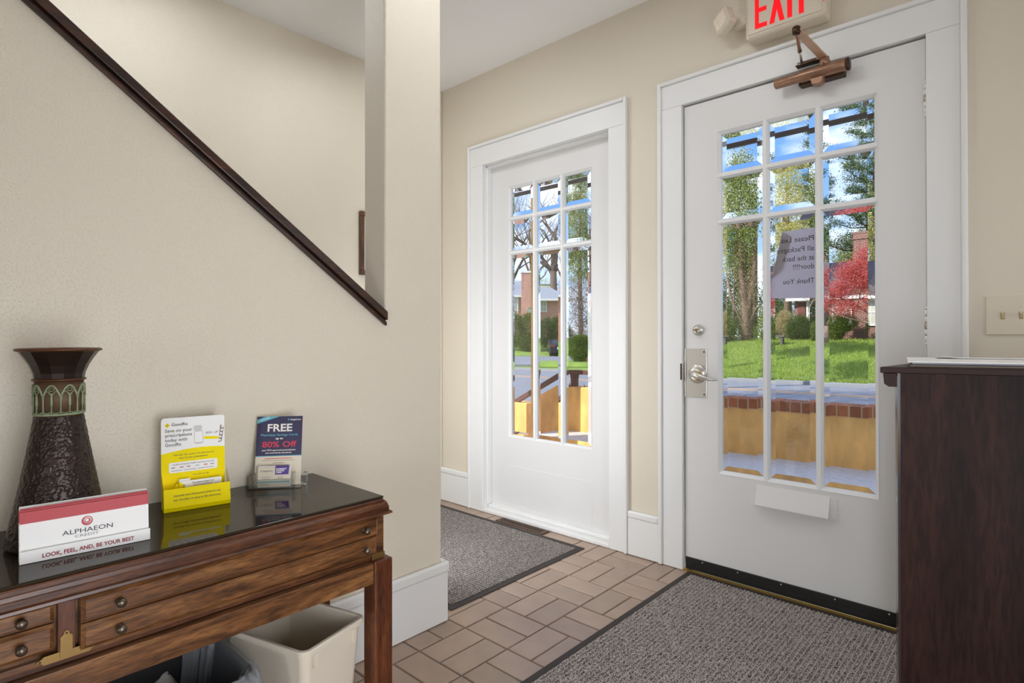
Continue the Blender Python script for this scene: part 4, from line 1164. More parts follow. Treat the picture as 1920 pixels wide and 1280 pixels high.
# liner bag draped over the rim
m, t, p = new_mat('translucent_liner')
p.inputs['Base Color'].default_value = lin('#b9bfc6'); p.inputs['Roughness'].default_value = 0.2
p.inputs['Alpha'].default_value = 0.34
p.inputs['Specular IOR Level'].default_value = 0.7
LINER = m
nk = 96
loops, zs_ = [], []
base = np.array(rrect(-0.15, 0.15, -0.20, 0.20, 0.06, 23))
nk = len(base)
ph = np.linspace(0, 2 * np.pi, nk, endpoint=False)
fold = lambda s, k: 0.006 * np.sin(ph * 17 + k * 1.3) * s + 0.004 * np.sin(ph * 29 + k * 2.1) * s + rng.normal(0, 0.0025, nk) * s
spec_ = [(1.10, 0.19, 1.6), (1.085, 0.22, 1.5), (1.07, 0.26, 1.2), (1.05, 0.295, 0.6), (1.01, 0.311, 0.3), (0.965, 0.309, 0.3), (0.92, 0.285, 0.6), (0.88, 0.24, 1.0), (0.82, 0.18, 1.3), (0.76, 0.11, 1.5), (0.66, 0.06, 1.5), (0.40, 0.045, 1.0), (0.05, 0.04, 0.3)]
lv_ = []
for k, (s_, z_, fo) in enumerate(spec_):
    rr_ = s_ + fold(fo, k * 0.35)[:, None] * 5
    q = base * rr_
    zcol = z_ + rng.normal(0, 0.003, nk) * fo + (0.012 * np.sin(ph * 9) if k == 0 else 0)
    lv_.append(np.concatenate([q, zcol[:, None]], 1))
lv_ = np.array(lv_)
mb = MB()
vv = [KX @ Vector(p) for p in lv_.reshape(-1, 3)]
ids = np.arange(len(spec_) * nk).reshape(len(spec_), nk)
ff = np.stack([ids[:-1], np.roll(ids[:-1], -1, 1), np.roll(ids[1:], -1, 1), ids[1:]], -1).reshape(-1, 4)
mb.add(vv, [tuple(int(i) for i in f) for f in ff], smooth=True)
o = put('trash_bag', mb, LINER, origin=(-1.445, 0.425, 0.3))
tag(o, 'translucent plastic liner draped over the black trash can', 'trash bag')
# crumpled sheet in the can
n = 14
g = np.zeros((n, n, 3))
for i in range(n):
    for j in range(n):
        x = (i / (n - 1) - 0.5) * 0.075; y = (j / (n - 1) - 0.5) * 0.10
        g[i, j] = (x, y, 0.03 * math.sin(x * 40 + 1) * math.cos(y * 30) + 0.25 * abs(x) + rng.normal(0, 0.003))
idx = np.arange(n * n).reshape(n, n)
f = np.stack([idx[:-1, :-1], idx[1:, :-1], idx[1:, 1:], idx[:-1, 1:]], -1).reshape(-1, 4)
X_ = Matrix.Translation((-1.560, 0.440, 0.215)) @ Matrix.Rotation(0.9, 4, 'Y') @ Matrix.Rotation(0.5, 4, 'Z')
mb = MB().add([X_ @ Vector(p) for p in g.reshape(-1, 3)], [tuple(int(i) for i in q) for q in f], smooth=True)
o = put('crumpled_paper', mb, mat('waste_paper', '#c9c4bd', 0.6, var=0.12, vscale=40), origin=(-1.575, 0.455, 0.2))
sm = o.modifiers.new('solidify', 'SOLIDIFY'); sm.thickness = 0.0006
tag(o, 'crumpled white printed paper lying inside the black trash can', 'paper')

# ================================================================== CABINET (right)
cb = thing('reception_cabinet', 'dark espresso wood counter cabinet at the right edge', 'cabinet', (0.1, 1.7, 0))
A = Vector((-0.2592, 1.4610, 0)); ef = Vector((0.9717, 0.236, 0)); es = Vector((0.084, 0.9965, 0))
Bp = A + ef * 0.95; Cp = A + es * 0.45; Dp = Bp + es * 0.45
ST0, ST1 = 1.0035, 1.0165
put('top_slab', MB().prism([tuple(q[:2]) for q in (A, Bp, Dp, Cp)], 'z', ST0, ST1), ESPEDGE, cb, bevel=0.0015)
A2 = A + ef * 0.030 + es * 0.004; B2 = Bp + es * 0.004
A3 = A2 + ef * 0.006
put('front_panel', MB().prism([tuple(q[:2]) for q in (A3, B2, B2 + es * 0.02, A3 + es * 0.02)], 'z', 0.001, ST0 - 0.0003), ESPRESSO, cb)
es2 = Vector((-0.178, 0.984, 0))
put('side_panel', MB().prism([tuple(q[:2]) for q in (A2 - ef * 0.0005 + es * 0.003, A2 + ef * 0.0055 + es * 0.003, A2 + es * 0.20 + ef * 0.02, A2 + es * 0.42 + ef * 0.02, A2 + es * 0.42, A2 + es2 * 0.16)], 'z', 0.001, ST0 - 0.0003), ESPGLOSS, cb)
put('back_panel', MB().prism([tuple(q[:2]) for q in (A2 + es * 0.405 + ef * 0.021, B2 + es * 0.405, B2 + es * 0.42, A2 + es * 0.42 + ef * 0.021)], 'z', 0.001, ST0 - 0.0003), ESPRESSO, cb)
tr = MB()
q0 = A + ef * 0.005 + es * 0.003
def P(f_, s_, z_): v = A + ef * f_ + es * s_; return (v.x, v.y, z_)
prof = [(0.029, ST0 - 0.0004), (0.0045, ST0 - 0.0004), (0.0065, 0.980), (0.015, 0.974), (0.0295, 0.974)]
vv = [P(a, 0.003, z) for a, z in prof] + [P(a, 0.44, z) for a, z in prof]
n = len(prof)
tr.add(vv, [tuple(range(n)), tuple(range(n, 2 * n))[::-1]] + [(i, n + i, n + (i + 1) % n, (i + 1) % n) for i in range(n)])
put('side_moulding', tr, ESPEDGE, cb, bevel=0.0006)
put('pin', MB().lathe([(0.0011, 0), (0.0008, 0.0006), (0, 0.0008)], n=8, xf=frame(P(0.0315, 0.0028, 0.9995), (0, 0, 1), (1, 0, 0)) ), BRASS, cb)

# papers on the cabinet
PE = ef; PSd = Vector((-0.15, 0.9887, 0)).normalized()
def sheet(name, label, cat, o, w, d, z0, z1, m, group=None, corner=None):
    o = Vector(o)
    a = o; b = o + PE * w; c = b + PSd * d; e_ = o + PSd * d
    ob = put(name, MB().prism([tuple(q[:2]) for q in (a, b, c, e_)], 'z', z0, z1), m, origin=(a.x + 0.1, a.y + 0.1, z0))
    tag(ob, label, cat, group)
    return ob
KRAFT = mat('tan_folder', '#9a8a76', 0.55)
DKPAP = mat('dark_booklet_cover', '#2a2c38', 0.4)
GPAP = mat('grey_paper', '#aeb0b4', 0.55)
g_ = 'papers stacked on the dark cabinet'
sheet('file_folder', 'tan folder at the bottom of the paper stack on the dark cabinet', 'folder', (-0.212, 1.515, 0), 0.62, 0.27, 1.0170, 1.0200, KRAFT, g_)
sheet('booklet', 'dark blue booklet inside the paper stack on the dark cabinet', 'booklet', (-0.209, 1.514, 0), 0.60, 0.27, 1.0202, 1.0228, DKPAP, g_)
sheet('paper_pad', 'grey paper pad just under the top sheet on the dark cabinet', 'paper', (-0.208, 1.513, 0), 0.60, 0.27, 1.0230, 1.0258, GPAP, g_)
sheet('paper_sheet', 'white paper on top of the stack on the dark cabinet', 'paper', (-0.214, 1.500, 0), 0.62, 0.30, 1.0262, 1.0285, WPAPER, g_)
cn = MB()
o_ = Vector((-0.205, 1.72, 0))
q = [o_ + PE * 0.012, o_ + PE * 0.26 , o_ + PE * 0.26 + PSd * 0.10, o_ + PE * 0.02 + PSd * 0.10]
cn.add([(q[0].x, q[0].y, 1.0335), (q[1].x, q[1].y, 1.0290), (q[2].x, q[2].y, 1.0290), (q[3].x, q[3].y, 1.0305), (q[0].x + 0.05, q[0].y + 0.01, 1.0298), (q[3].x + 0.05, q[3].y, 1.0296)],
       [(0, 4, 5, 3), (4, 1, 2, 5)])
o = put('paper_sheet', cn, WPAPER, origin=(q[0].x, q[0].y, 1.029))
tag(o, 'loose white sheet with lifted corner at the back of the cabinet stack', 'paper')
sm = o.modifiers.new('solidify', 'SOLIDIFY'); sm.thickness = 0.0003; sm.offset = 1.0

# ================================================================== NOTE taped outside the door glass
NOTEP = leafmat('note_paper', '#eae4ea', '#ece6ec', '#eee8ee', 0.6)
nn = thing('paper_note', 'paper note with mirrored writing taped outside the middle pane of the entrance door', 'note', (-0.75, 2.547, 1.38))
YN = 2.5445
put('sheet', MB().prism([(-0.664, 1.238), (-0.664, 1.524), (-0.800, 1.522), (-0.842, 1.326), (-0.845, 1.244)], 'y', YN, YN + 0.0005), NOTEP, nn)
put('folded_corner', MB().add([(-0.800, YN + 0.0008, 1.522), (-0.842, YN + 0.0008, 1.326), (-0.795, YN + 0.006, 1.36), (-0.762, YN + 0.006, 1.50)], [(0, 1, 2, 3)]), mat('note_fold', '#8a8691', 0.7), nn)
for s_, x, z, w_ in (('Please Lea', -0.6770, 1.4735, 0.125), ('all Packages', -0.6770, 1.4325, 0.142), ('at the back', -0.6770, 1.3945, 0.123), ('door!!!!', -0.6770, 1.3595, 0.079), ('Thank You', -0.6770, 1.3005, 0.118)):
    text(s_, frame((x, YN - 0.0003, z), (1, 0, 0), (0, 0, 1)), 0.030, BLACKINK, nn, w_, mirror=True)

# ================================================================== PORCH
CONC = mat('porch_concrete', '#cfccc9', 0.85, var=0.10, vscale=18, bump=0.2, bscale=120)
STUCCO = mat('ochre_stucco', '#e6b268', 0.85, var=0.30, vscale=4.5, bump=0.3, bscale=60, stretch=(1, 1, 0.5))
BRICKM = mat('coping_brick', '#a2613c', 0.85, var=0.15, vscale=40, rand=0.28, bump=0.3, bscale=150)
MORTAR = mat('coping_mortar', '#d0b48c', 0.95)
RAILP = mat('brown_rail_paint', '#5a352b', 0.55, var=0.12, vscale=20)
put('porch_floor', MB().box(-4.6, 3.0, 2.70, 6.20, -0.60, -0.12), CONC, kind='structure', label='grey concrete porch floor outside the entrance door')
pw = setting('porch_parapet', 'low ochre stucco porch wall with brick coping', (-1.5, 6.05, 0))
PYF = 5.948
put('stucco_wall', MB().box(-3.62, 2.6, PYF, PYF + 0.24, -0.60, 0.345), STUCCO, pw)
put('mortar_bed', MB().box(-3.62, 2.6, PYF - 0.004, PYF + 0.246, 0.345, 0.440), MORTAR, pw)
bm_ = MB().box(-0.0425, 0.0425, -0.131, 0.131, -0.047, 0.049).mesh('brick'); bm_.materials.append(BRICKM)
for k in range(60):
    o = bpy.data.objects.new('brick', bm_); o.parent = pw
    o.location = Vector((-3.57 + 0.101 * k, PYF + 0.121 + random.uniform(-.004, .004), 0.397 + random.uniform(-.003, .003))) - wloc(pw)
    o.rotation_euler = (0, 0, random.uniform(-.01, .01))
    COL.objects.link(o)
cw = setting('stair_parapet', 'ochre stucco wall stepping down beside the porch stairs', (-4.6, 6.05, 0))
put('stucco_wall', MB().prism([(-3.62, -0.9), (-3.62, 0.452), (-4.70, 0.440), (-5.04, 0.270), (-5.14, 0.172), (-7.4, 0.150), (-7.4, -0.9)], 'y', PYF, PYF + 0.24), STUCCO, cw, bevel=0.02)
st_ = setting('porch_steps', 'concrete steps descending to the left of the porch', (-5, 5, -0.3))
for k in range(4):
    put('step', MB().box(-4.6 - 0.30 * (k + 1), -4.6 - 0.30 * k, 4.3, PYF, -0.95, -0.12 - 0.17 * (k + 1)), CONC, st_)
hr = thing('porch_handrail', 'brown wooden handrail sloping down beside the porch stairs', 'handrail', (-4.6, 6.06, 0.45))
def rail(a, b, h=0.055, w=0.05):
    a, b = Vector(a), Vector(b)
    return MB().add([(a.x, a.y - w / 2, a.z - h), (a.x, a.y + w / 2, a.z - h), (a.x, a.y + w / 2, a.z), (a.x, a.y - w / 2, a.z), (b.x, b.y - w / 2, b.z - h), (b.x, b.y + w / 2, b.z - h), (b.x, b.y + w / 2, b.z), (b.x, b.y - w / 2, b.z)],
                    [(0, 1, 2, 3), (4, 7, 6, 5), (0, 4, 5, 1), (1, 5, 6, 2), (2, 6, 7, 3), (3, 7, 4, 0)])
put('top_rail', rail((-3.66, 6.0, 0.667), (-4.57, 6.0, 0.652)), RAILP, hr, bevel=0.004)
put('sloping_rail', rail((-4.57, 6.0, 0.665), (-5.62, 6.0, 0.118), 0.07), RAILP, hr, bevel=0.004)
for x, z0, z1 in ((-4.43, 0.44, 0.60), (-3.75, 0.45, 0.612), (-5.45, 0.15, 0.16)):
    put('rail_post', MB().box(x - 0.04, x + 0.04, 5.97, 6.03, z0, z1).prism([(x - 0.04, z1 - 0.09), (x - 0.055, z1 + 0.005), (x + 0.055, z1 + 0.005), (x + 0.04, z1 - 0.09)], 'y', 5.975, 6.025), RAILP, hr)
for x in (-4.50, -4.27):
    put('finial', MB().lathe([(0.018, 0), (0.010, 0.012), (0.004, 0.02), (0.004, 0.04), (0, 0.042)], (x, 5.99, 0.444), 10), RAILP, hr)
DBEAM = mat('dark_beam', '#3a2420', 0.6)
rf = setting('porch_beam', 'dark wooden beam spanning the front of the porch', (-1, 5.05, 2.8))
put('beam', MB().box(-5.6, 3.0, 5.075, 5.12, 2.765, 2.798), DBEAM, rf)
put('post', MB().box(-5.02, -4.88, 4.98, 5.12, -0.12, 2.7645), STUCCO, rf)
put('shadow_box', MB().box(-5.02, -4.79, 5.13, 5.17, 0.83, 1.15), DBEAM, rf, bevel=0.03)  # unseen box added to cast a box-shaped shadow on the stair parapet
put('shade_column', MB().box(-5.60, -5.14, 4.90, 5.30, -0.80, 2.7645), STUCCO, rf)  # out-of-view column added to keep part of the stair parapet in shade
put('post', MB().box(2.80, 2.94, 4.98, 5.12, -0.12, 2.7645), DBEAM, rf)

# ================================================================== STREET AND LAWN
GRASS = mat('lawn_grass', '#7b943e', 0.9, var=0.28, vscale=1.1, bump=0.5, bscale=30, bdist=0.03)
ASPH = mat('asphalt', '#7f838c', 0.9, var=0.08, vscale=0.8)
KERB = mat('concrete_kerb', '#84888c', 0.9)
DIST = Vector((-0.6776, 0.7354, 0)); LAT = Vector((0.7354, 0.6776, 0))
def ground_z(x, y):
    g1 = np.clip((y - 24.9) / 11.6, 0, 1) * 1.67 - 0.74
    dd = -0.6776 * x + 0.7354 * y
    g2 = np.interp(dd, [32, 50, 54, 63, 90], [-0.74, -0.62, -0.14, 0.5, 0.9])
    q = -x / np.maximum(y, 1)
    w = np.clip((q - 0.52) / 0.10, 0, 1)
    return g1 * (1 - w) + g2 * w
gx = np.linspace(-75, 25, 161); gy = np.concatenate([np.linspace(24.62, 40, 60), np.linspace(41, 95, 55)])
XX, YY = np.meshgrid(gx, gy)
ZZ = ground_z(XX, YY)
ids = np.arange(XX.size).reshape(XX.shape)
ff = np.stack([ids[:-1, :-1], ids[:-1, 1:], ids[1:, 1:], ids[1:, :-1]], -1).reshape(-1, 4)
me = bpy.data.meshes.new('lawn'); me.from_pydata(np.stack([XX, YY, ZZ], -1).reshape(-1, 3).tolist(), [], ff.tolist())
me.polygons.foreach_set('use_smooth', [True] * len(ff)); me.materials.append(GRASS)
lawn = bpy.data.objects.new('lawn', me); COL.objects.link(lawn); lawn['kind'] = 'structure'; lawn['label'] = 'sloping green lawn across the street'
# grass blades on the near slope
nb = 70000
bx = rng.uniform(-17, -2, nb); by = 25.0 + 11.5 * rng.random(nb) ** 1.3
bz = ground_z(bx, by); hgt = rng.uniform(0.05, 0.13, nb); an = rng.uniform(0, 6.28, nb); lx = rng.normal(0, 0.04, nb); ly = rng.normal(0, 0.04, nb)
V = np.empty((nb, 3, 3))
V[:, 0] = np.stack([bx - 0.012 * np.cos(an), by - 0.012 * np.sin(an), bz], -1)
V[:, 1] = np.stack([bx + 0.012 * np.cos(an), by + 0.012 * np.sin(an), bz], -1)
V[:, 2] = np.stack([bx + lx, by + ly, bz + hgt], -1)
def tri_mesh(name, V, k):
    n = len(V)
    me = bpy.data.meshes.new(name)
    me.vertices.add(n * k); me.vertices.foreach_set('co', V.reshape(-1))
    me.loops.add(n * k); me.loops.foreach_set('vertex_index', np.arange(n * k, dtype=np.int32))
    me.polygons.add(n); me.polygons.foreach_set('loop_start', np.arange(0, n * k, k, dtype=np.int32)); me.polygons.foreach_set('loop_total', np.full(n, k, dtype=np.int32))
    me.update(calc_edges=True)
    return me
me = tri_mesh('grass_blades', V, 3); me.materials.append(leafmat('grass_blade', '#6c8a38', '#90a84c', '#bcc674', 0.4))
o = bpy.data.objects.new('grass_blades', me); COL.objects.link(o); o['kind'] = 'stuff'; tag(o, 'short green grass blades covering the lawn slope', 'grass')

sr = setting('street', 'grey asphalt street beyond the porch wall', (-5, 18, -0.8))
put('roadway', MB().box(-70, 30, 11.5, 24.2, -0.95, -0.80), ASPH, sr)
put('verge', MB().box(-70, 30, 6.25, 11.5, -1.0, -0.74), GRASS, sr)
for y in (20.35, 20.75):
    put('yellow_line', MB().box(-70, 30, y, y + 0.11, -0.7995, -0.797), mat('road_yellow', '#d8a04a', 0.8) if y == 20.35 else bpy.data.materials['road_yellow'], sr)
put('kerb', MB().box(-70, 30, 24.2, 24.42, -0.95, -0.66), KERB, sr, bevel=0.03)
put('sidewalk', MB().box(-70, 30, 24.42, 24.62, -0.95, -0.70).box(-13, -2, 25.6, 26.3, -0.75, -0.615), KERB, sr)
def quad(a0, a1, d0, d1, z): return [tuple(LAT * a + DIST * d + Vector((0, 0, z))) for a, d in ((a0, d0), (a1, d0), (a1, d1), (a0, d1))]
sd_ = setting('side_street', 'pale side street crossing in front of the salmon brick house', tuple(LAT * 2 + DIST * 44 + Vector((0, 0, -0.6))))
put('roadway', MB().add(quad(-16, 9, 35, 50, -0.60) + quad(-16, 9, 35, 50, -0.9), [(0, 1, 2, 3), (0, 4, 5, 1), (1, 5, 6, 2), (2, 6, 7, 3), (3, 7, 4, 0)]), ASPH, sd_)
isl = MB()
isl.add(quad(1.6, 5.6, 34.2, 38.4, -0.50) + quad(1.4, 5.8, 34.0, 38.6, -0.7), [(0, 1, 2, 3), (0, 4, 5, 1), (1, 5, 6, 2), (2, 6, 7, 3), (3, 7, 4, 0)])
put('grass_island', isl, GRASS, sd_)

# ================================================================== FOLIAGE
def leaves(name, centers, radii, n, size, m, parent, shell=0.35, flat=1.0, jitter=0.15):
    centers = np.array(centers, float); radii = np.array(radii, float)
    if radii.ndim == 1: radii = np.stack([radii] * 3, -1)
    vol = radii.prod(1) ** (2 / 3); pr = vol / vol.sum()
    w = rng.choice(len(centers), n, p=pr)
    d = rng.normal(size=(n, 3)); d /= np.linalg.norm(d, axis=1)[:, None]
    r = (shell + (1 - shell) * rng.random(n) ** 0.6)[:, None]
    c = centers[w] + d * r * radii[w] * (1 + rng.normal(0, jitter, (n, 1)))
    return leaf_cloud(name, c, size, m, parent, flat)
def leaf_cloud(name, c, size, m, parent, flat=1.0):
    c = np.concatenate([c, c + rng.normal(0, size * 0.9, c.shape), c + rng.normal(0, size * 1.1, c.shape)])
    size = size * 0.5
    n = len(c)
    a = rng.normal(size=(n, 3)); a[:, 2] *= flat; a /= np.linalg.norm(a, axis=1)[:, None]
    b = rng.normal(size=(n, 3)); b -= a * (a * b).sum(1)[:, None]; b /= np.linalg.norm(b, axis=1)[:, None]
    s = (size * rng.uniform(0.6, 1.3, n))[:, None]
    V = np.stack([c - a * s, c + b * s * 0.45, c + a * s, c - b * s * 0.45], 1)
    V = V - np.array(wloc(parent))
    me = tri_mesh(name, V, 4); me.materials.append(m)
    o = bpy.data.objects.new(name, me); o.parent = parent; COL.objects.link(o); o['kind'] = 'stuff'
    return o
def branches(root, d, L, r, depth, mb, spread=0.6, upb=0.15, nk=3, tips=None, shrink=0.72):
    d = Vector(d).normalized(); p = Vector(root); pts = [p]; rad = [r]
    for k in range(3):
        d = (d + Vector((rng.normal(0, .12), rng.normal(0, .12), rng.normal(0, .08) + upb * 0.2))).normalized()
        p = p + d * (L / 3); pts.append(p); rad.append(r * (1 - 0.3 * (k + 1) / 3))
    mb.tube(pts, rad, 6 if depth > 2 else 4)
    if tips is not None: tips.append(p)
    if depth <= 0: return
    for k in range(nk):
        nd = (d + Vector((rng.normal(0, spread), rng.normal(0, spread), rng.normal(0, spread * 0.6) + upb))).normalized()
        s = pts[-1] if k < 2 else pts[2]
        branches(s, nd, L * shrink * rng.uniform(0.8, 1.15), rad[-1] * (0.75 if k == 0 else 0.58), depth - 1, mb, spread, upb, nk, tips, shrink)
BARK = mat('grey_bark', '#7d6a5c', 0.9, var=0.25, vscale=6)
BRBARK = mat('bare_bark', '#64544a', 0.9, var=0.25, vscale=4)
DBARK = mat('dark_bark', '#4a3d35', 0.9, var=0.25, vscale=6)
LG_MID = leafmat('leaf_mid_green', '#4a5f2c', '#8a9a52', '#c9c888')
LG_YEL = leafmat('leaf_yellow_green', '#8f9a4a', '#c3c070', '#e6d49c')
LG_PINE = leafmat('pine_needles', '#2c4634', '#4d6b45', '#8a9a62', 0.2)
LG_DARK = leafmat('leaf_dark_green', '#27381c', '#47602f', '#7d9150')
LG_IVY = leafmat('ivy_leaves', '#4f4a2c', '#8a7d58', '#b3a184', 0.2)
LG_RED = leafmat('maple_red', '#a33c40', '#cf6664', '#ea9a92', 0.45)
LG_HEDGE = leafmat('hedge_leaves', '#2c4317', '#55702b', '#8c9d4a')
LG_TAN = leafmat('shrub_tan', '#8d8452', '#b6aa7a', '#d3c79e')
def tree(name, label, base, trunk, crowns, n, size, lm, bark=BARK, group='trees across the street', flat=1.0, shell=0.35):
    r = thing(name, label, 'tree', base, group)
    mb = MB()
    for pts, rad in trunk: mb.tube(pts, rad, 9)
    put('trunk', mb, bark, r)
    leaves('foliage', [c[:3] for c in crowns], [c[3:] for c in crowns], n, size, lm, r, shell, flat)
    return r
# ivy tree in front of the left panes of door 2
b = (-13.45, 36.0, 0.85)
it = tree('ivy_tree', 'tall ivy covered tree with forked trunk left of the dark brick house', b,
          [([(-13.45, 36, 0.6), (-13.45, 36, 2.2), (-13.75, 36, 5.4), (-13.9, 36, 9.5)], [0.30, 0.24, 0.17, 0.08]), ([(-13.45, 36, 2.0), (-13.0, 36, 4.5), (-12.8, 36, 8.0)], [0.22, 0.16, 0.08]), ([(-13.6, 36, 1.6), (-14.4, 35.9, 3.6), (-14.7, 35.9, 5.5)], [0.08, 0.06, 0.04]), ([(-13.3, 36, 1.9), (-12.6, 35.9, 3.2), (-12.1, 35.9, 3.3)], [0.07, 0.05, 0.03])],
          [(-13.7, 36, 9.0, 1.5, 1.5, 1.8), (-14.6, 36.2, 7.6, 1.2, 1.2, 1.3), (-12.9, 36.0, 7.4, 1.0, 1.2, 1.5), (-13.8, 36, 11.4, 0.9, 1.0, 1.4), (-14.6, 36.5, 10.3, 1.1, 1.1, 1.1), (-12.9, 36.4, 9.8, 0.8, 0.9, 1.2), (-13.8, 36.4, 5.9, 1.5, 0.9, 1.0)], 9500, 0.12, LG_MID)
leaves('ivy', [(-13.45, 36, 1.4), (-13.5, 36, 2.6), (-13.62, 36, 4.2), (-13.1, 36, 4.0), (-13.8, 36, 6.0), (-12.9, 36, 5.6)], [(0.36, 0.36, 0.8), (0.42, 0.4, 1.0), (0.36, 0.36, 1.3), (0.34, 0.34, 1.2), (0.42, 0.42, 1.4), (0.36, 0.36, 1.3)], 4200, 0.08, LG_IVY, it, 0.75)
# conifers behind the house
def pine(name, label, base, h, z0, rmax, n, wh, lm=LG_PINE, dens=1.0):
    r = thing(name, label, 'tree', base, 'conifers behind the dark brick house')
    mb = MB(); x, y, z = base
    mb.tube([(x, y, z), (x + 0.1, y, z + h * 0.5), (x, y, z + h)], [0.32, 0.22, 0.04], 8)
    pts = []
    for k in range(wh):
        t = k / (wh - 1); zz_ = z + z0 + (h - z0) * t
        R_ = rmax * (1 - 0.75 * t) * rng.uniform(0.6, 1.1)
        for q in range(5):
            a = rng.uniform(0, 6.28); L = R_ * rng.uniform(0.6, 1.1)
            p0 = Vector((x, y, zz_)); d = Vector((math.cos(a), math.sin(a), 0.12))
            p1 = p0 + d * L + Vector((0, 0, L * 0.18))
            mb.tube([p0, p0 + d * L * 0.5, p1], [0.05, 0.035, 0.012], 4)
            m_ = int(n * L / rmax / (wh * 5) * 2.2 * dens)
            u_ = rng.random(m_) ** 0.6
            c = np.array(p0)[None] + u_[:, None] * np.array(p1 - p0)[None] + rng.normal(0, 0.13, (m_, 3)) * np.array([1, 1, 0.75])
            # clumps
            c += np.repeat(rng.normal(0, 0.10, (m_ // 8 + 1, 3)), 8, 0)[:m_]
            pts.append(c)
    put('trunk', mb, DBARK, r)
    leaf_cloud('needles', np.concatenate(pts), 0.12, lm, r, 0.7)
pine('conifer_tree', 'dark narrow conifer rising behind the paper note', (-13.35, 50, 1.0), 18.7, 6.8, 2.1, 9500, 22)
pine('conifer_tree', 'tall sparse conifer with dark boughs above the red maple', (-9.4, 49.2, 1.0), 22.8, 6.4, 3.3, 13500, 20)
pine('conifer_tree', 'conifer partly hidden behind the right edge of the entrance door glass', (-3.6, 51, 1.0), 20.4, 5.6, 3.0, 9000, 18)
tree('deciduous_tree', 'yellow green spring tree between the ivy tree and the narrow conifer', (-13.5, 44, 1.0), [([(-13.5, 44, 0.6), (-13.4, 44, 8), (-13.5, 44, 12)], [0.3, 0.2, 0.06])],
     [(-13.4, 44, 10.2, 1.7, 1.5, 1.7), (-14.2, 44.4, 8.6, 1.3, 1.3, 1.4), (-12.6, 43.8, 8.2, 1.2, 1.2, 1.5), (-13.5, 44, 12.3, 1.0, 1.0, 1.2), (-12.8, 44, 6.6, 1.5, 1.2, 1.2)], 6500, 0.13, LG_YEL)
tree('deciduous_tree', 'yellow green tree behind the roof of the dark brick house', (-10.8, 56, 1.0), [([(-10.8, 56, 0.6), (-10.8, 56, 8.5)], [0.3, 0.12])],
     [(-11.0, 56, 8.4, 2.0, 1.5, 1.7), (-9.4, 56, 9.2, 1.8, 1.5, 1.8), (-12.2, 56, 7.3, 1.5, 1.3, 1.5), (-7.9, 57, 8.0, 2.0, 1.6, 1.8)], 8500, 0.14, LG_MID)
tree('deciduous_tree', 'slender dark woodland trees low behind the ivy covered trunk', (-18.0, 50, 0.9), [([(-18.0, 50, 0.6), (-18.0, 50, 7)], [0.14, 0.08]), ([(-17.3, 50, 0.6), (-17.2, 50, 7)], [0.12, 0.07]), ([(-18.9, 50, 0.6), (-18.8, 50, 7)], [0.12, 0.07]), ([(-16.6, 50, 0.6), (-16.5, 50, 7)], [0.12, 0.07]), ([(-19.8, 50, 0.6), (-19.7, 50, 7)], [0.12, 0.07])],
     [(-18, 50, 2.0, 2.2, 1.0, 1.3), (-16, 50, 2.2, 1.2, 1.0, 1.5), (-20, 50, 2.2, 1.2, 1.0, 1.5), (-15.2, 50, 3.4, 1.1, 1.0, 2.4), (-18, 50, 5.5, 2.4, 1.0, 1.6)], 5200, 0.13, LG_DARK)
tree('deciduous_tree', 'dark green woodland tree behind the ivy tree', (-19, 52, 1.0), [([(-19, 52, 0.6), (-19, 52, 8)], [0.35, 0.12])],
     [(-19, 52, 5.0, 2.0, 1.6, 4.0), (-21, 52, 5.5, 1.8, 1.6, 3.6), (-17.2, 52, 4.4, 1.6, 1.6, 3.4), (-19.5, 52, 9.5, 2.2, 1.6, 2.4)], 9000, 0.16, LG_DARK)
for k, (x, y, h) in enumerate(((-34, 62, 5.5), (-29, 64, 6.5), (-25, 60, 5.0), (-21.5, 63, 6.0), (-15.0, 62, 5.0), (2.0, 62, 6.0), (7.0, 64, 6.5), (12.0, 62, 5.5))):
    tree('woodland_tree', 'distant tree in the low wooded line beyond the houses', (x, y, 0.9), [([(x, y, 0.5), (x + 0.1, y, h * 0.8)], [0.22, 0.08])],
         [(x, y, h * 0.55, 2.3, 1.6, h * 0.42), (x + 1.4, y + 0.4, h * 0.42, 1.5, 1.3, h * 0.36), (x - 1.5, y - 0.3, h * 0.40, 1.5, 1.3, h * 0.34), (x + 0.3, y, h * 0.85, 1.4, 1.2, h * 0.22)], 2000, 0.2, LG_DARK if k % 2 else LG_MID, group='wooded line beyond the houses')
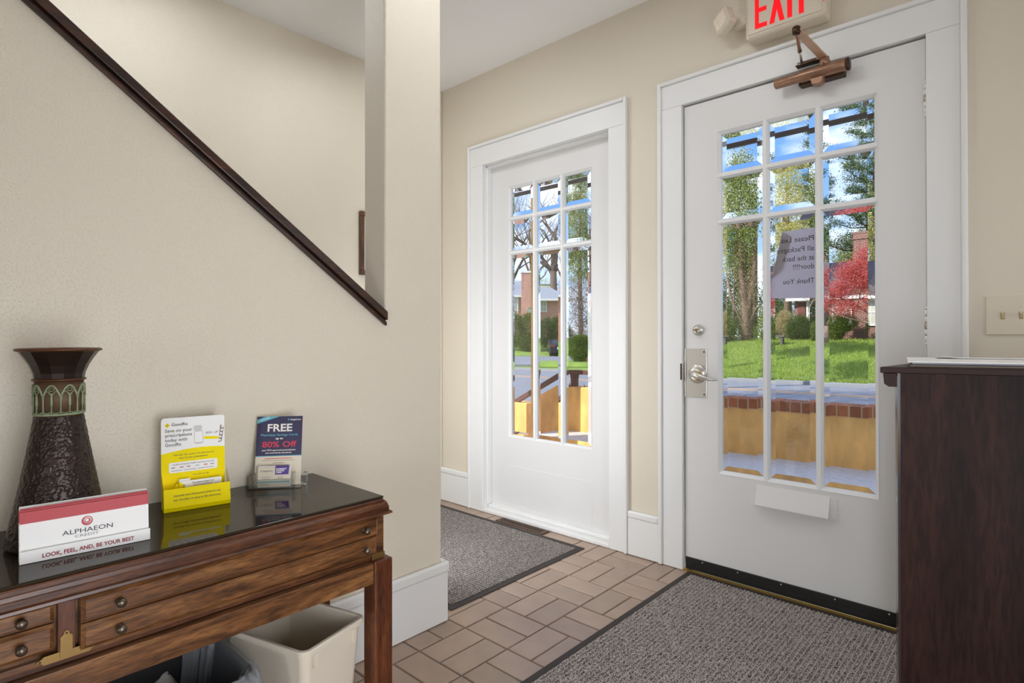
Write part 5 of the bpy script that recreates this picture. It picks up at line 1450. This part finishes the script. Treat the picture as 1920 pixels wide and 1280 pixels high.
# red maple
mp_ = thing('maple_tree', 'red leaved maple tree in front of the dark brick house', 'tree', (-5.9, 35.0, 0.75), 'trees across the street')
mb = MB(); tips = []
mb.tube([(-5.9, 35, 0.6), (-5.9, 35, 1.7)], [0.13, 0.11], 8)
branches((-5.9, 35, 1.6), (-1, -0.05, 0.75), 2.6, 0.07, 3, mb, 0.45, 0.2, 3, tips)
branches((-5.9, 35, 1.5), (-1, -0.15, 0.4), 2.4, 0.06, 3, mb, 0.45, 0.2, 3, tips)
for a in (-2.6, -1.9, -0.6, 0.3, 1.2, 2.7):
    branches((-5.9, 35, 1.6), (math.cos(a) * 0.9, math.sin(a) * 0.7, 0.9), 1.35, 0.055, 3, mb, 0.5, 0.22, 2, tips)
put('trunk', mb, BARK, mp_)
leaves('foliage', [(-7.2, 35, 4.1), (-8.1, 34.8, 3.5), (-6.3, 35, 4.2), (-6.7, 35, 5.2), (-7.6, 35, 4.6), (-7.7, 34.6, 2.6), (-6.2, 34.8, 2.9), (-8.6, 35, 3.1)], [(1.1, 1.0, 0.75), (0.85, 0.9, 0.6), (1.0, 1.0, 0.8), (0.75, 0.8, 0.75), (0.8, 0.8, 0.6), (0.8, 0.7, 0.5), (0.9, 0.8, 0.55), (0.45, 0.5, 0.45)], 10500, 0.075, LG_RED, mp_, 0.2, 0.6)
tree('street_tree', 'street tree on the verge shading the lawn', (-12.4, 21.5, -0.74), [([(-12.4, 25.0, -0.7), (-12.4, 25.0, 5)], [0.2, 0.1])],
     [(-12.4, 25.0, 6.4, 1.5, 1.3, 1.5), (-13.4, 25.4, 5.6, 1.1, 1.1, 1.1), (-12.2, 24.6, 8.0, 1.2, 1.1, 1.2), (-13.6, 25.4, 7.6, 1.0, 1.0, 1.0)], 3800, 0.14, LG_MID, group='street trees on the kerb')
tree('street_tree', 'second street tree nearer the porch shading the lawn', (-10.6, 19.4, -0.74), [([(-9.7, 19.0, -0.8), (-9.9, 19.0, 5)], [0.18, 0.1])],
     [(-10.0, 19.0, 6.2, 1.2, 1.3, 1.2), (-11.2, 19.4, 7.2, 1.1, 1.1, 1.2), (-9.6, 18.8, 8.0, 1.0, 1.1, 1.2), (-10.6, 19.0, 9.2, 1.1, 1.0, 1.0)], 3800, 0.14, LG_MID, group='street trees on the kerb')
tree('shade_tree', 'tall tree standing left of the porch and shading the street', (-14.5, 4.5, -0.8), [([(-14.5, 4.5, -0.8), (-14.3, 4.5, 5), (-14.4, 4.5, 12)], [0.3, 0.2, 0.06])],
     [(-14, 4.5, 10.5, 2.2, 2.0, 1.0), (-15.5, 3.6, 12.5, 2.0, 1.8, 1.0), (-13.2, 5.2, 13.2, 1.8, 1.6, 0.9), (-14.6, 5.6, 8.6, 1.6, 1.4, 0.8), (-12.0, 4.0, 11.6, 1.4, 1.2, 0.8)], 2600, 0.17, LG_MID, group=None)
# shrubs before the dark brick house
def shrub(name, label, base, blobs, n, size, lm, group=None, shell=0.55, cat='shrub'):
    r = thing(name, label, cat, base, group)
    mb = MB()
    for bl in blobs: mb.tube([(base[0], base[1], base[2]), (bl[0], bl[1], bl[2])], [0.05, 0.02], 5)
    put('stem', mb, DBARK, r)
    leaves('foliage', [c[:3] for c in blobs], [c[3:] for c in blobs], n, size, lm, r, shell, jitter=0.07)
g_ = 'shrubs along the dark brick house'
shrub('evergreen_shrub', 'rounded dark shrub below the shuttered window of the dark brick house', (-10.5, 36.4, 0.85), [(-10.5, 36.4, 1.65, 0.66, 0.7, 0.72), (-10.75, 36.3, 1.4, 0.45, 0.6, 0.55), (-10.25, 36.3, 1.5, 0.42, 0.6, 0.7)], 8500, 0.055, LG_DARK, g_)
shrub('evergreen_shrub', 'loose green shrub below the window behind the red maple', (-8.35, 36.4, 0.85), [(-8.5, 36.4, 1.7, 0.62, 0.7, 0.70), (-8.0, 36.3, 1.85, 0.55, 0.6, 0.5), (-8.6, 36.3, 1.3, 0.42, 0.6, 0.55)], 7500, 0.055, LG_HEDGE, g_)
shrub('evergreen_shrub', 'green shrub at the right edge of the entrance door glass', (-6.4, 36.4, 0.85), [(-6.4, 36.4, 1.5, 0.7, 0.7, 0.65)], 3500, 0.055, LG_HEDGE, g_)
shrub('forsythia_shrub', 'pale tan shrub behind the stone bench', (-11.6, 36.9, 0.85), [(-11.6, 36.9, 1.6, 0.62, 0.5, 0.65), (-11.5, 36.9, 2.2, 0.42, 0.4, 0.45)], 4500, 0.06, LG_TAN, g_)
shrub('leafy_shrub', 'bright green shrub at the foot of the ivy covered tree', (-14.5, 35.2, 0.8), [(-14.5, 35.2, 1.5, 0.7, 0.6, 0.75), (-14.9, 35.3, 1.2, 0.6, 0.6, 0.5), (-12.4, 35.8, 1.35, 0.5, 0.5, 0.6)], 5200, 0.075, LG_HEDGE)
bn = thing('stone_bench', 'low dark stone bench on the lawn beside the rounded shrub', 'bench', (-11.0, 34.2, 0.65))
STONE = mat('bench_stone', '#5a5450', 0.9, var=0.2, vscale=8)
put('seat', MB().box(-11.5, -10.6, 34.0, 34.4, 1.05, 1.15), STONE, bn, bevel=0.01)
for x in (-11.35, -10.85): put('leg', MB().box(x, x + 0.14, 34.05, 34.35, 0.55, 1.05), STONE, bn, bevel=0.01)

# ================================================================== HOUSES
DBRICK = brickmat('dark_red_brick', '#5f342c', '#774238', '#a39086')
SBRICK = brickmat('salmon_brick', '#b4705c', '#c98a76', '#cdb0a2')
SHINGLE = mat('dark_shingles', '#565259', 0.9, var=0.2, vscale=14)
GSHINGLE = mat('grey_shingles', '#8d949e', 0.9, var=0.15, vscale=10)
HWHITE = mat('white_house_trim', '#e4e4e2', 0.6)
NOTUSED = None
WGLASS = mat('house_window_glass', '#b9bcae', 0.15, spec=0.8)
def house_window(parent, o, ex_, w, h, shutter=False, nmx=1, nmy=1):
    n = Vector((ex_[1], -ex_[0], 0)).normalized()
    fr = frame(o, ex_, (0, 0, 1))
    f_ = MB()
    t = 0.09
    f_.box(0, t, 0, h, -0.02, 0.06, xf=fr).box(w - t, w, 0, h, -0.02, 0.06, xf=fr).box(t, w - t, h - t, h, -0.02, 0.06, xf=fr).box(-0.05, w + 0.05, -0.06, 0.03, -0.02, 0.09, xf=fr)
    f_.box(t, w - t, h / 2 - 0.03, h / 2 + 0.03, 0.0, 0.05, xf=fr)
    for k in range(nmx): f_.box(t + (w - 2 * t) * (k + 1) / (nmx + 1) - 0.015, t + (w - 2 * t) * (k + 1) / (nmx + 1) + 0.015, 0.03, h - t, 0.0, 0.035, xf=fr)
    wi = put('window', f_, HWHITE, parent)
    put('pane', MB().box(t, w - t, 0.03, h - t, -0.01, 0.012, xf=fr), WGLASS, wi)
    if shutter:
        s_ = MB().box(-0.48, -0.06, 0.0, h, 0.0, 0.05, xf=fr)
        for k in range(9): s_.box(-0.44, -0.10, 0.08 + k * (h - 0.16) / 9, 0.08 + (k + 0.7) * (h - 0.16) / 9, 0.05, 0.065, xf=fr)
        put('shutter', s_, mat('brown_shutter', '#6b3a30', 0.7), parent)
h1 = thing('dark_brick_house', 'dark red brick house with white trim and brick chimney behind the red maple', 'house', (-6, 40, 0.9))
put('wall', MB().box(-11.25, 3.0, 38.0, 45.0, 0.4, 3.32), DBRICK, h1)
put('roof', MB().prism([(37.5, 3.30), (45.5, 3.30), (41.5, 5.85)], 'x', -11.6, 3.3), SHINGLE, h1)
put('eave_trim', MB().box(-11.6, 3.3, 37.45, 37.60, 3.24, 3.42), HWHITE, h1)
ch = put('chimney', MB().box(-7.95, -7.20, 37.55, 38.20, 0.5, 6.95), DBRICK, h1)
put('chimney_cap', MB().box(-8.0, -7.15, 37.5, 38.25, 6.62, 6.74).box(-7.98, -7.17, 37.52, 38.23, 6.95, 7.05), DBRICK, ch)
house_window(h1, (-10.55, 37.97, 1.75), (1, 0, 0), 0.85, 1.45, True)
house_window(h1, (-9.15, 37.97, 1.75), (1, 0, 0), 1.05, 1.45)
house_window(h1, (-6.0, 37.97, 1.75), (1, 0, 0), 1.05, 1.45)
put('window_head', MB().box(-11.0, -9.5, 37.90, 37.99, 3.20, 3.30), HWHITE, h1)

def L3(a, d, z): return LAT * a + DIST * d + Vector((0, 0, z))
h2 = thing('salmon_brick_house', 'sunlit salmon brick house with grey roof seen through the narrow door', 'house', tuple(L3(1, 66, 0.5)))
FH = frame(L3(0, 0, 0), LAT, DIST)     # x lateral, y depth
def hb(*a, **k): return MB().box(*a, xf=FH, **k)
put('wall', hb(-9, 1.15, 63, 72, 0.0, 5.6), SBRICK, h2)
put('wing_wall', hb(1.15, 6.3, 65.0, 72, 0.0, 5.3), SBRICK, h2)
put('roof', MB().prism([(62.4, 5.5), (72.6, 5.5), (68.0, 7.7)], 'x', -9.4, 1.5, xf=FH), GSHINGLE, h2)
put('wing_roof', MB().add([tuple(FH @ Vector(p)) for p in [(0.9, 64.4, 5.25), (6.8, 64.4, 5.25), (6.8, 73, 5.25), (0.9, 73, 5.25), (0.9, 68.7, 7.0), (4.6, 68.7, 7.0)]], [(0, 1, 5, 4), (1, 2, 5), (2, 3, 4, 5), (0, 4, 3), (0, 3, 2, 1)]), GSHINGLE, h2)
put('gutter', hb(-9.4, 1.5, 62.3, 62.5, 5.38, 5.62), HWHITE, h2)
put('gutter', hb(0.9, 6.8, 64.3, 64.5, 5.12, 5.36), HWHITE, h2)
put('downspout', hb(0.55, 0.67, 62.6, 62.8, 0.3, 5.4), HWHITE, h2)
ch = put('chimney', hb(1.0, 1.98, 59.9, 60.9, 0.0, 7.75), SBRICK, h2)
put('chimney_cap', hb(0.94, 2.04, 59.84, 60.96, 7.75, 7.95), HWHITE, ch)
house_window(h2, tuple(L3(0.10 - 0.35, 62.96, 4.0)), tuple(LAT), 1.0, 1.4, False, 2)
house_window(h2, tuple(L3(3.2, 64.96, 3.95)), tuple(LAT), 0.75, 1.15)
house_window(h2, tuple(L3(-4.0, 62.96, 3.6)), tuple(LAT), 1.1, 1.5, False, 2)
dsh = put('satellite_dish', MB().lathe([(0.0, 0.0), (0.16, 0.03), (0.30, 0.11), (0.33, 0.12), (0.17, 0.045), (0, 0.015)], n=20, xf=frame(L3(1.8, 59.6, 3.9), (0.5, 0.8, 0.2), (0.3, -0.2, 0.9))), HWHITE, h2)
put('dish_arm', MB().tube([L3(1.8, 59.6, 3.9), L3(1.75, 59.85, 3.3)], 0.03, 6), HWHITE, dsh)

g_ = 'shrubs before the salmon brick house'
shrub('leafy_shrub', 'tall green shrub left below the chimney of the salmon brick house', tuple(L3(0.9, 54, -0.2)), [tuple(L3(0.2, 54, 1.7)) + (1.1, 1.1, 1.7), tuple(L3(1.5, 53.6, 1.9)) + (0.8, 0.8, 1.5), tuple(L3(1.3, 53.2, 0.6)) + (0.9, 0.9, 0.8)], 9500, 0.10, LG_HEDGE, g_)
shrub('leafy_shrub', 'dark green shrub right of the chimney of the salmon brick house', tuple(L3(3.9, 56.6, -0.1)), [tuple(L3(3.4, 56.6, 1.4)) + (0.95, 0.9, 1.6), tuple(L3(4.4, 56.4, 1.5)) + (0.95, 0.9, 1.6), tuple(L3(5.3, 56.6, 1.1)) + (0.85, 0.8, 1.3)], 9000, 0.10, LG_DARK, g_)
shrub('boxy_hedge', 'clipped yellow topped hedge on the grass island', tuple(L3(4.35, 37, -0.55)), [tuple(L3(4.15, 37, 0.35)) + (0.55, 0.5, 0.85), tuple(L3(4.6, 37, 0.35)) + (0.5, 0.5, 0.85), tuple(L3(4.3, 36.7, -0.1)) + (0.5, 0.45, 0.6), tuple(L3(4.4, 37, 0.9)) + (0.55, 0.5, 0.3)], 9000, 0.06, LG_HEDGE, None, cat='hedge')
shrub('orange_shrub', 'small orange shrub beside the clipped hedge', tuple(L3(4.85, 35.6, -0.5)), [tuple(L3(4.85, 35.6, -0.35)) + (0.22, 0.22, 0.16)], 500, 0.045, leafmat('orange_leaves', '#a5563a', '#c9704e', '#d98a66'))
# tall evergreen with twiggy ivy base
ev = thing('evergreen_tree', 'tall evergreen with bare twiggy base beside the clipped hedge', 'tree', tuple(L3(5.3, 44, -0.6)), 'trees across the street')
mb = MB(); mb.tube([L3(5.3, 44, -0.7), L3(5.2, 44, 6), L3(5.3, 44, 13)], [0.22, 0.15, 0.04], 8)
for k in range(46):
    a = rng.uniform(0, 6.28); z = rng.uniform(-0.2, 4.6)
    p0 = L3(5.25 + rng.normal(0, .25), 44, z)
    p1 = p0 + Vector((math.cos(a) * rng.uniform(.4, 1.1), math.sin(a) * rng.uniform(.4, 1.1), rng.uniform(-0.9, 1.0)))
    mid = (p0 + p1) / 2 + Vector((rng.normal(0, .12), rng.normal(0, .12), rng.normal(0, .12)))
    mb.tube([p0, mid, p1], [0.035, 0.022, 0.008], 4)
put('trunk', mb, BARK, ev)
leaves('foliage', [L3(5.2, 44, 6.5), L3(4.6, 44, 8.0), L3(5.8, 44, 8.2), L3(5.2, 44, 10), L3(4.7, 44.3, 11.4), L3(5.7, 44, 11.8), L3(5.2, 44, 13.2), L3(6.6, 44, 5.5)], [(1.3, 1.0, 1.4), (1.1, 0.9, 1.2), (1.2, 1.0, 1.4), (1.2, 1.1, 1.3), (0.9, .8, 1.0), (1.0, .9, 1.1), (0.8, .8, 1.0), (1.1, .9, 1.4)], 12000, 0.11, LG_MID, ev)
leaves('dry_ivy', [L3(5.2, 44, 2.6), L3(5.0, 44, 4.4), L3(5.5, 44, 0.9)], [(1.15, 0.8, 1.7), (1.25, 0.9, 1.3), (1.1, 0.8, 1.1)], 6500, 0.07, leafmat('dry_ivy_leaf', '#6d6156', '#94867c', '#b5a79e', 0.2), ev, 0.3)
# bare trees
def bare(name, label, base, h, r, depth, seed_dirs, spread=0.55):
    t = thing(name, label, 'tree', base, 'bare trees beyond the salmon brick house')
    mb = MB(); B_ = Vector(base)
    tp_ = B_ + Vector((0, 0, h))
    mb.tube([B_, B_ + Vector((0.1, 0, h * 0.5)), tp_], [r, r * 0.82, r * 0.7], 9)
    tips = []
    branches(tp_ - Vector((0, 0, 0.05)), (0.12, 0.1, 1), seed_dirs[0][1], r * 0.66, depth, mb, spread, 0.18, 3, tips, 0.74)
    for d, L, rr2 in seed_dirs:
        branches(tp_ - Vector((0, 0, rng.uniform(0, h * 0.25))), d, L, rr2, depth, mb, spread, 0.18, 3, tips, 0.74)
    put('trunk', mb, BRBARK, t)
    tp2 = np.array([tuple(p) for p in tips])
    c = tp2[rng.integers(0, len(tp2), 1500)] + rng.normal(0, 0.35, (1500, 3))
    leaf_cloud('buds', c, 0.07, LG_TAN, t)
lt, dz = LAT, Vector((0, 0, 1))
bare('bare_tree', 'large bare tree rising behind the wing of the salmon brick house', tuple(L3(5.4, 75, 0.4)), 9.2, 0.62, 4, [(tuple(-lt * 0.7 + dz), 4.4, 0.30), (tuple(-lt * 0.15 + dz), 4.6, 0.34), (tuple(lt * 0.5 + dz), 4.2, 0.28), (tuple(-lt * 1.0 + dz * 0.5), 4.2, 0.22), (tuple(lt * 0.9 + dz * 0.4), 3.6, 0.20)])
bare('bare_tree', 'bare tree behind the left roof of the salmon brick house', tuple(L3(-0.6, 80, 0.4)), 8.0, 0.42, 4, [(tuple(lt * 0.7 + dz), 4.6, 0.22), (tuple(lt * 0.2 + dz), 4.8, 0.24), (tuple(-lt * 0.4 + dz), 4.4, 0.22), (tuple(lt * 1.2 + dz * 0.6), 4.2, 0.18)])
bare('bare_tree', 'thin bare tree with upright twigs between the two roofs', tuple(L3(3.0, 90, 0.4)), 12.0, 0.35, 4, [(tuple(lt * 0.3 + dz), 5.4, 0.2), (tuple(-lt * 0.4 + dz), 5.4, 0.2), (tuple(lt * 0.9 + dz), 4.6, 0.16)])
tree('deciduous_tree', 'pale spring tree far behind the roof of the salmon brick house', tuple(L3(-1, 100, 0)), [([L3(-1, 100, 0), L3(-1, 100, 9)], [0.4, 0.1])],
     [tuple(L3(-2, 100, 8)) + (3, 2.5, 2.6), tuple(L3(2.5, 100, 7.5)) + (3, 2.5, 2.4), tuple(L3(6, 101, 8)) + (3, 2.5, 3.2), tuple(L3(-5, 100, 9)) + (3, 2.5, 3)], 5200, 0.22, LG_YEL)
# car
cr_ = thing('car', 'dark car seen from behind near the clipped hedge', 'car', tuple(L3(4.1, 50.5, -0.6)))
CARP_ = mat('dark_car_paint', '#1d2530', 0.25, 0.3)
FCAR = frame(L3(4.15, 49.4, -0.60), LAT, DIST)
prof = [(0.0, 0.35), (0.02, 0.85), (0.10, 0.98), (0.75, 1.03), (1.15, 1.42), (2.6, 1.45), (3.3, 1.02), (4.3, 0.9), (4.45, 0.6), (4.45, 0.28), (0.1, 0.25)]
put('body', MB().prism([p for p in prof], 'x', -0.88, 0.88, xf=FCAR), CARP_, cr_, bevel=0.06)
put('rear_window', MB().add([tuple(FCAR @ Vector(p)) for p in [(-0.68, 0.78, 1.06), (0.68, 0.78, 1.06), (0.58, 1.10, 1.385), (-0.58, 1.10, 1.385), (-0.68, 0.80, 1.05), (0.68, 0.80, 1.05)]], [(0, 1, 2, 3), (0, 4, 5, 1)]), mat('car_glass', '#27303a', 0.1), cr_)
put('license_plate', MB().box(-0.26, 0.26, -0.03, 0.0, 0.60, 0.80, xf=FCAR), HWHITE, cr_)
for x in (-0.84, 0.46): put('tail_light', MB().box(x, x + 0.38, -0.012, 0.03, 0.82, 0.94, xf=FCAR), mat('tail_light_red', '#a02020', 0.3), cr_)
for x in (-0.88, 0.66):
    for y in (0.85, 3.5):
        put('wheel', MB().lathe([(0.0, 0), (0.31, 0), (0.33, 0.04), (0.33, 0.18), (0.31, 0.22), (0, 0.22)], n=20, xf=FCAR @ Matrix.Translation((x, y, 0.33)) @ Matrix.Rotation(math.pi / 2, 4, 'Y')), BLACKP, cr_)

# ------------------------------------------------------------------ lettering: outlines to plain meshes, fitted to their printed widths
bpy.context.view_layer.update()
dg = bpy.context.evaluated_depsgraph_get()
for o, w, m in TEXTS:
    me = bpy.data.meshes.new_from_object(o.evaluated_get(dg))
    xs_ = [v.co.x for v in me.vertices]
    dx = max(xs_) - min(xs_)
    n = bpy.data.objects.new('lettering', me)
    n.parent = o.parent
    n.matrix_local = m @ Matrix.Diagonal(((w / dx) if w and dx > 1e-6 else 1, 1, 1, 1))
    COL.objects.link(n)
    bpy.data.objects.remove(o)
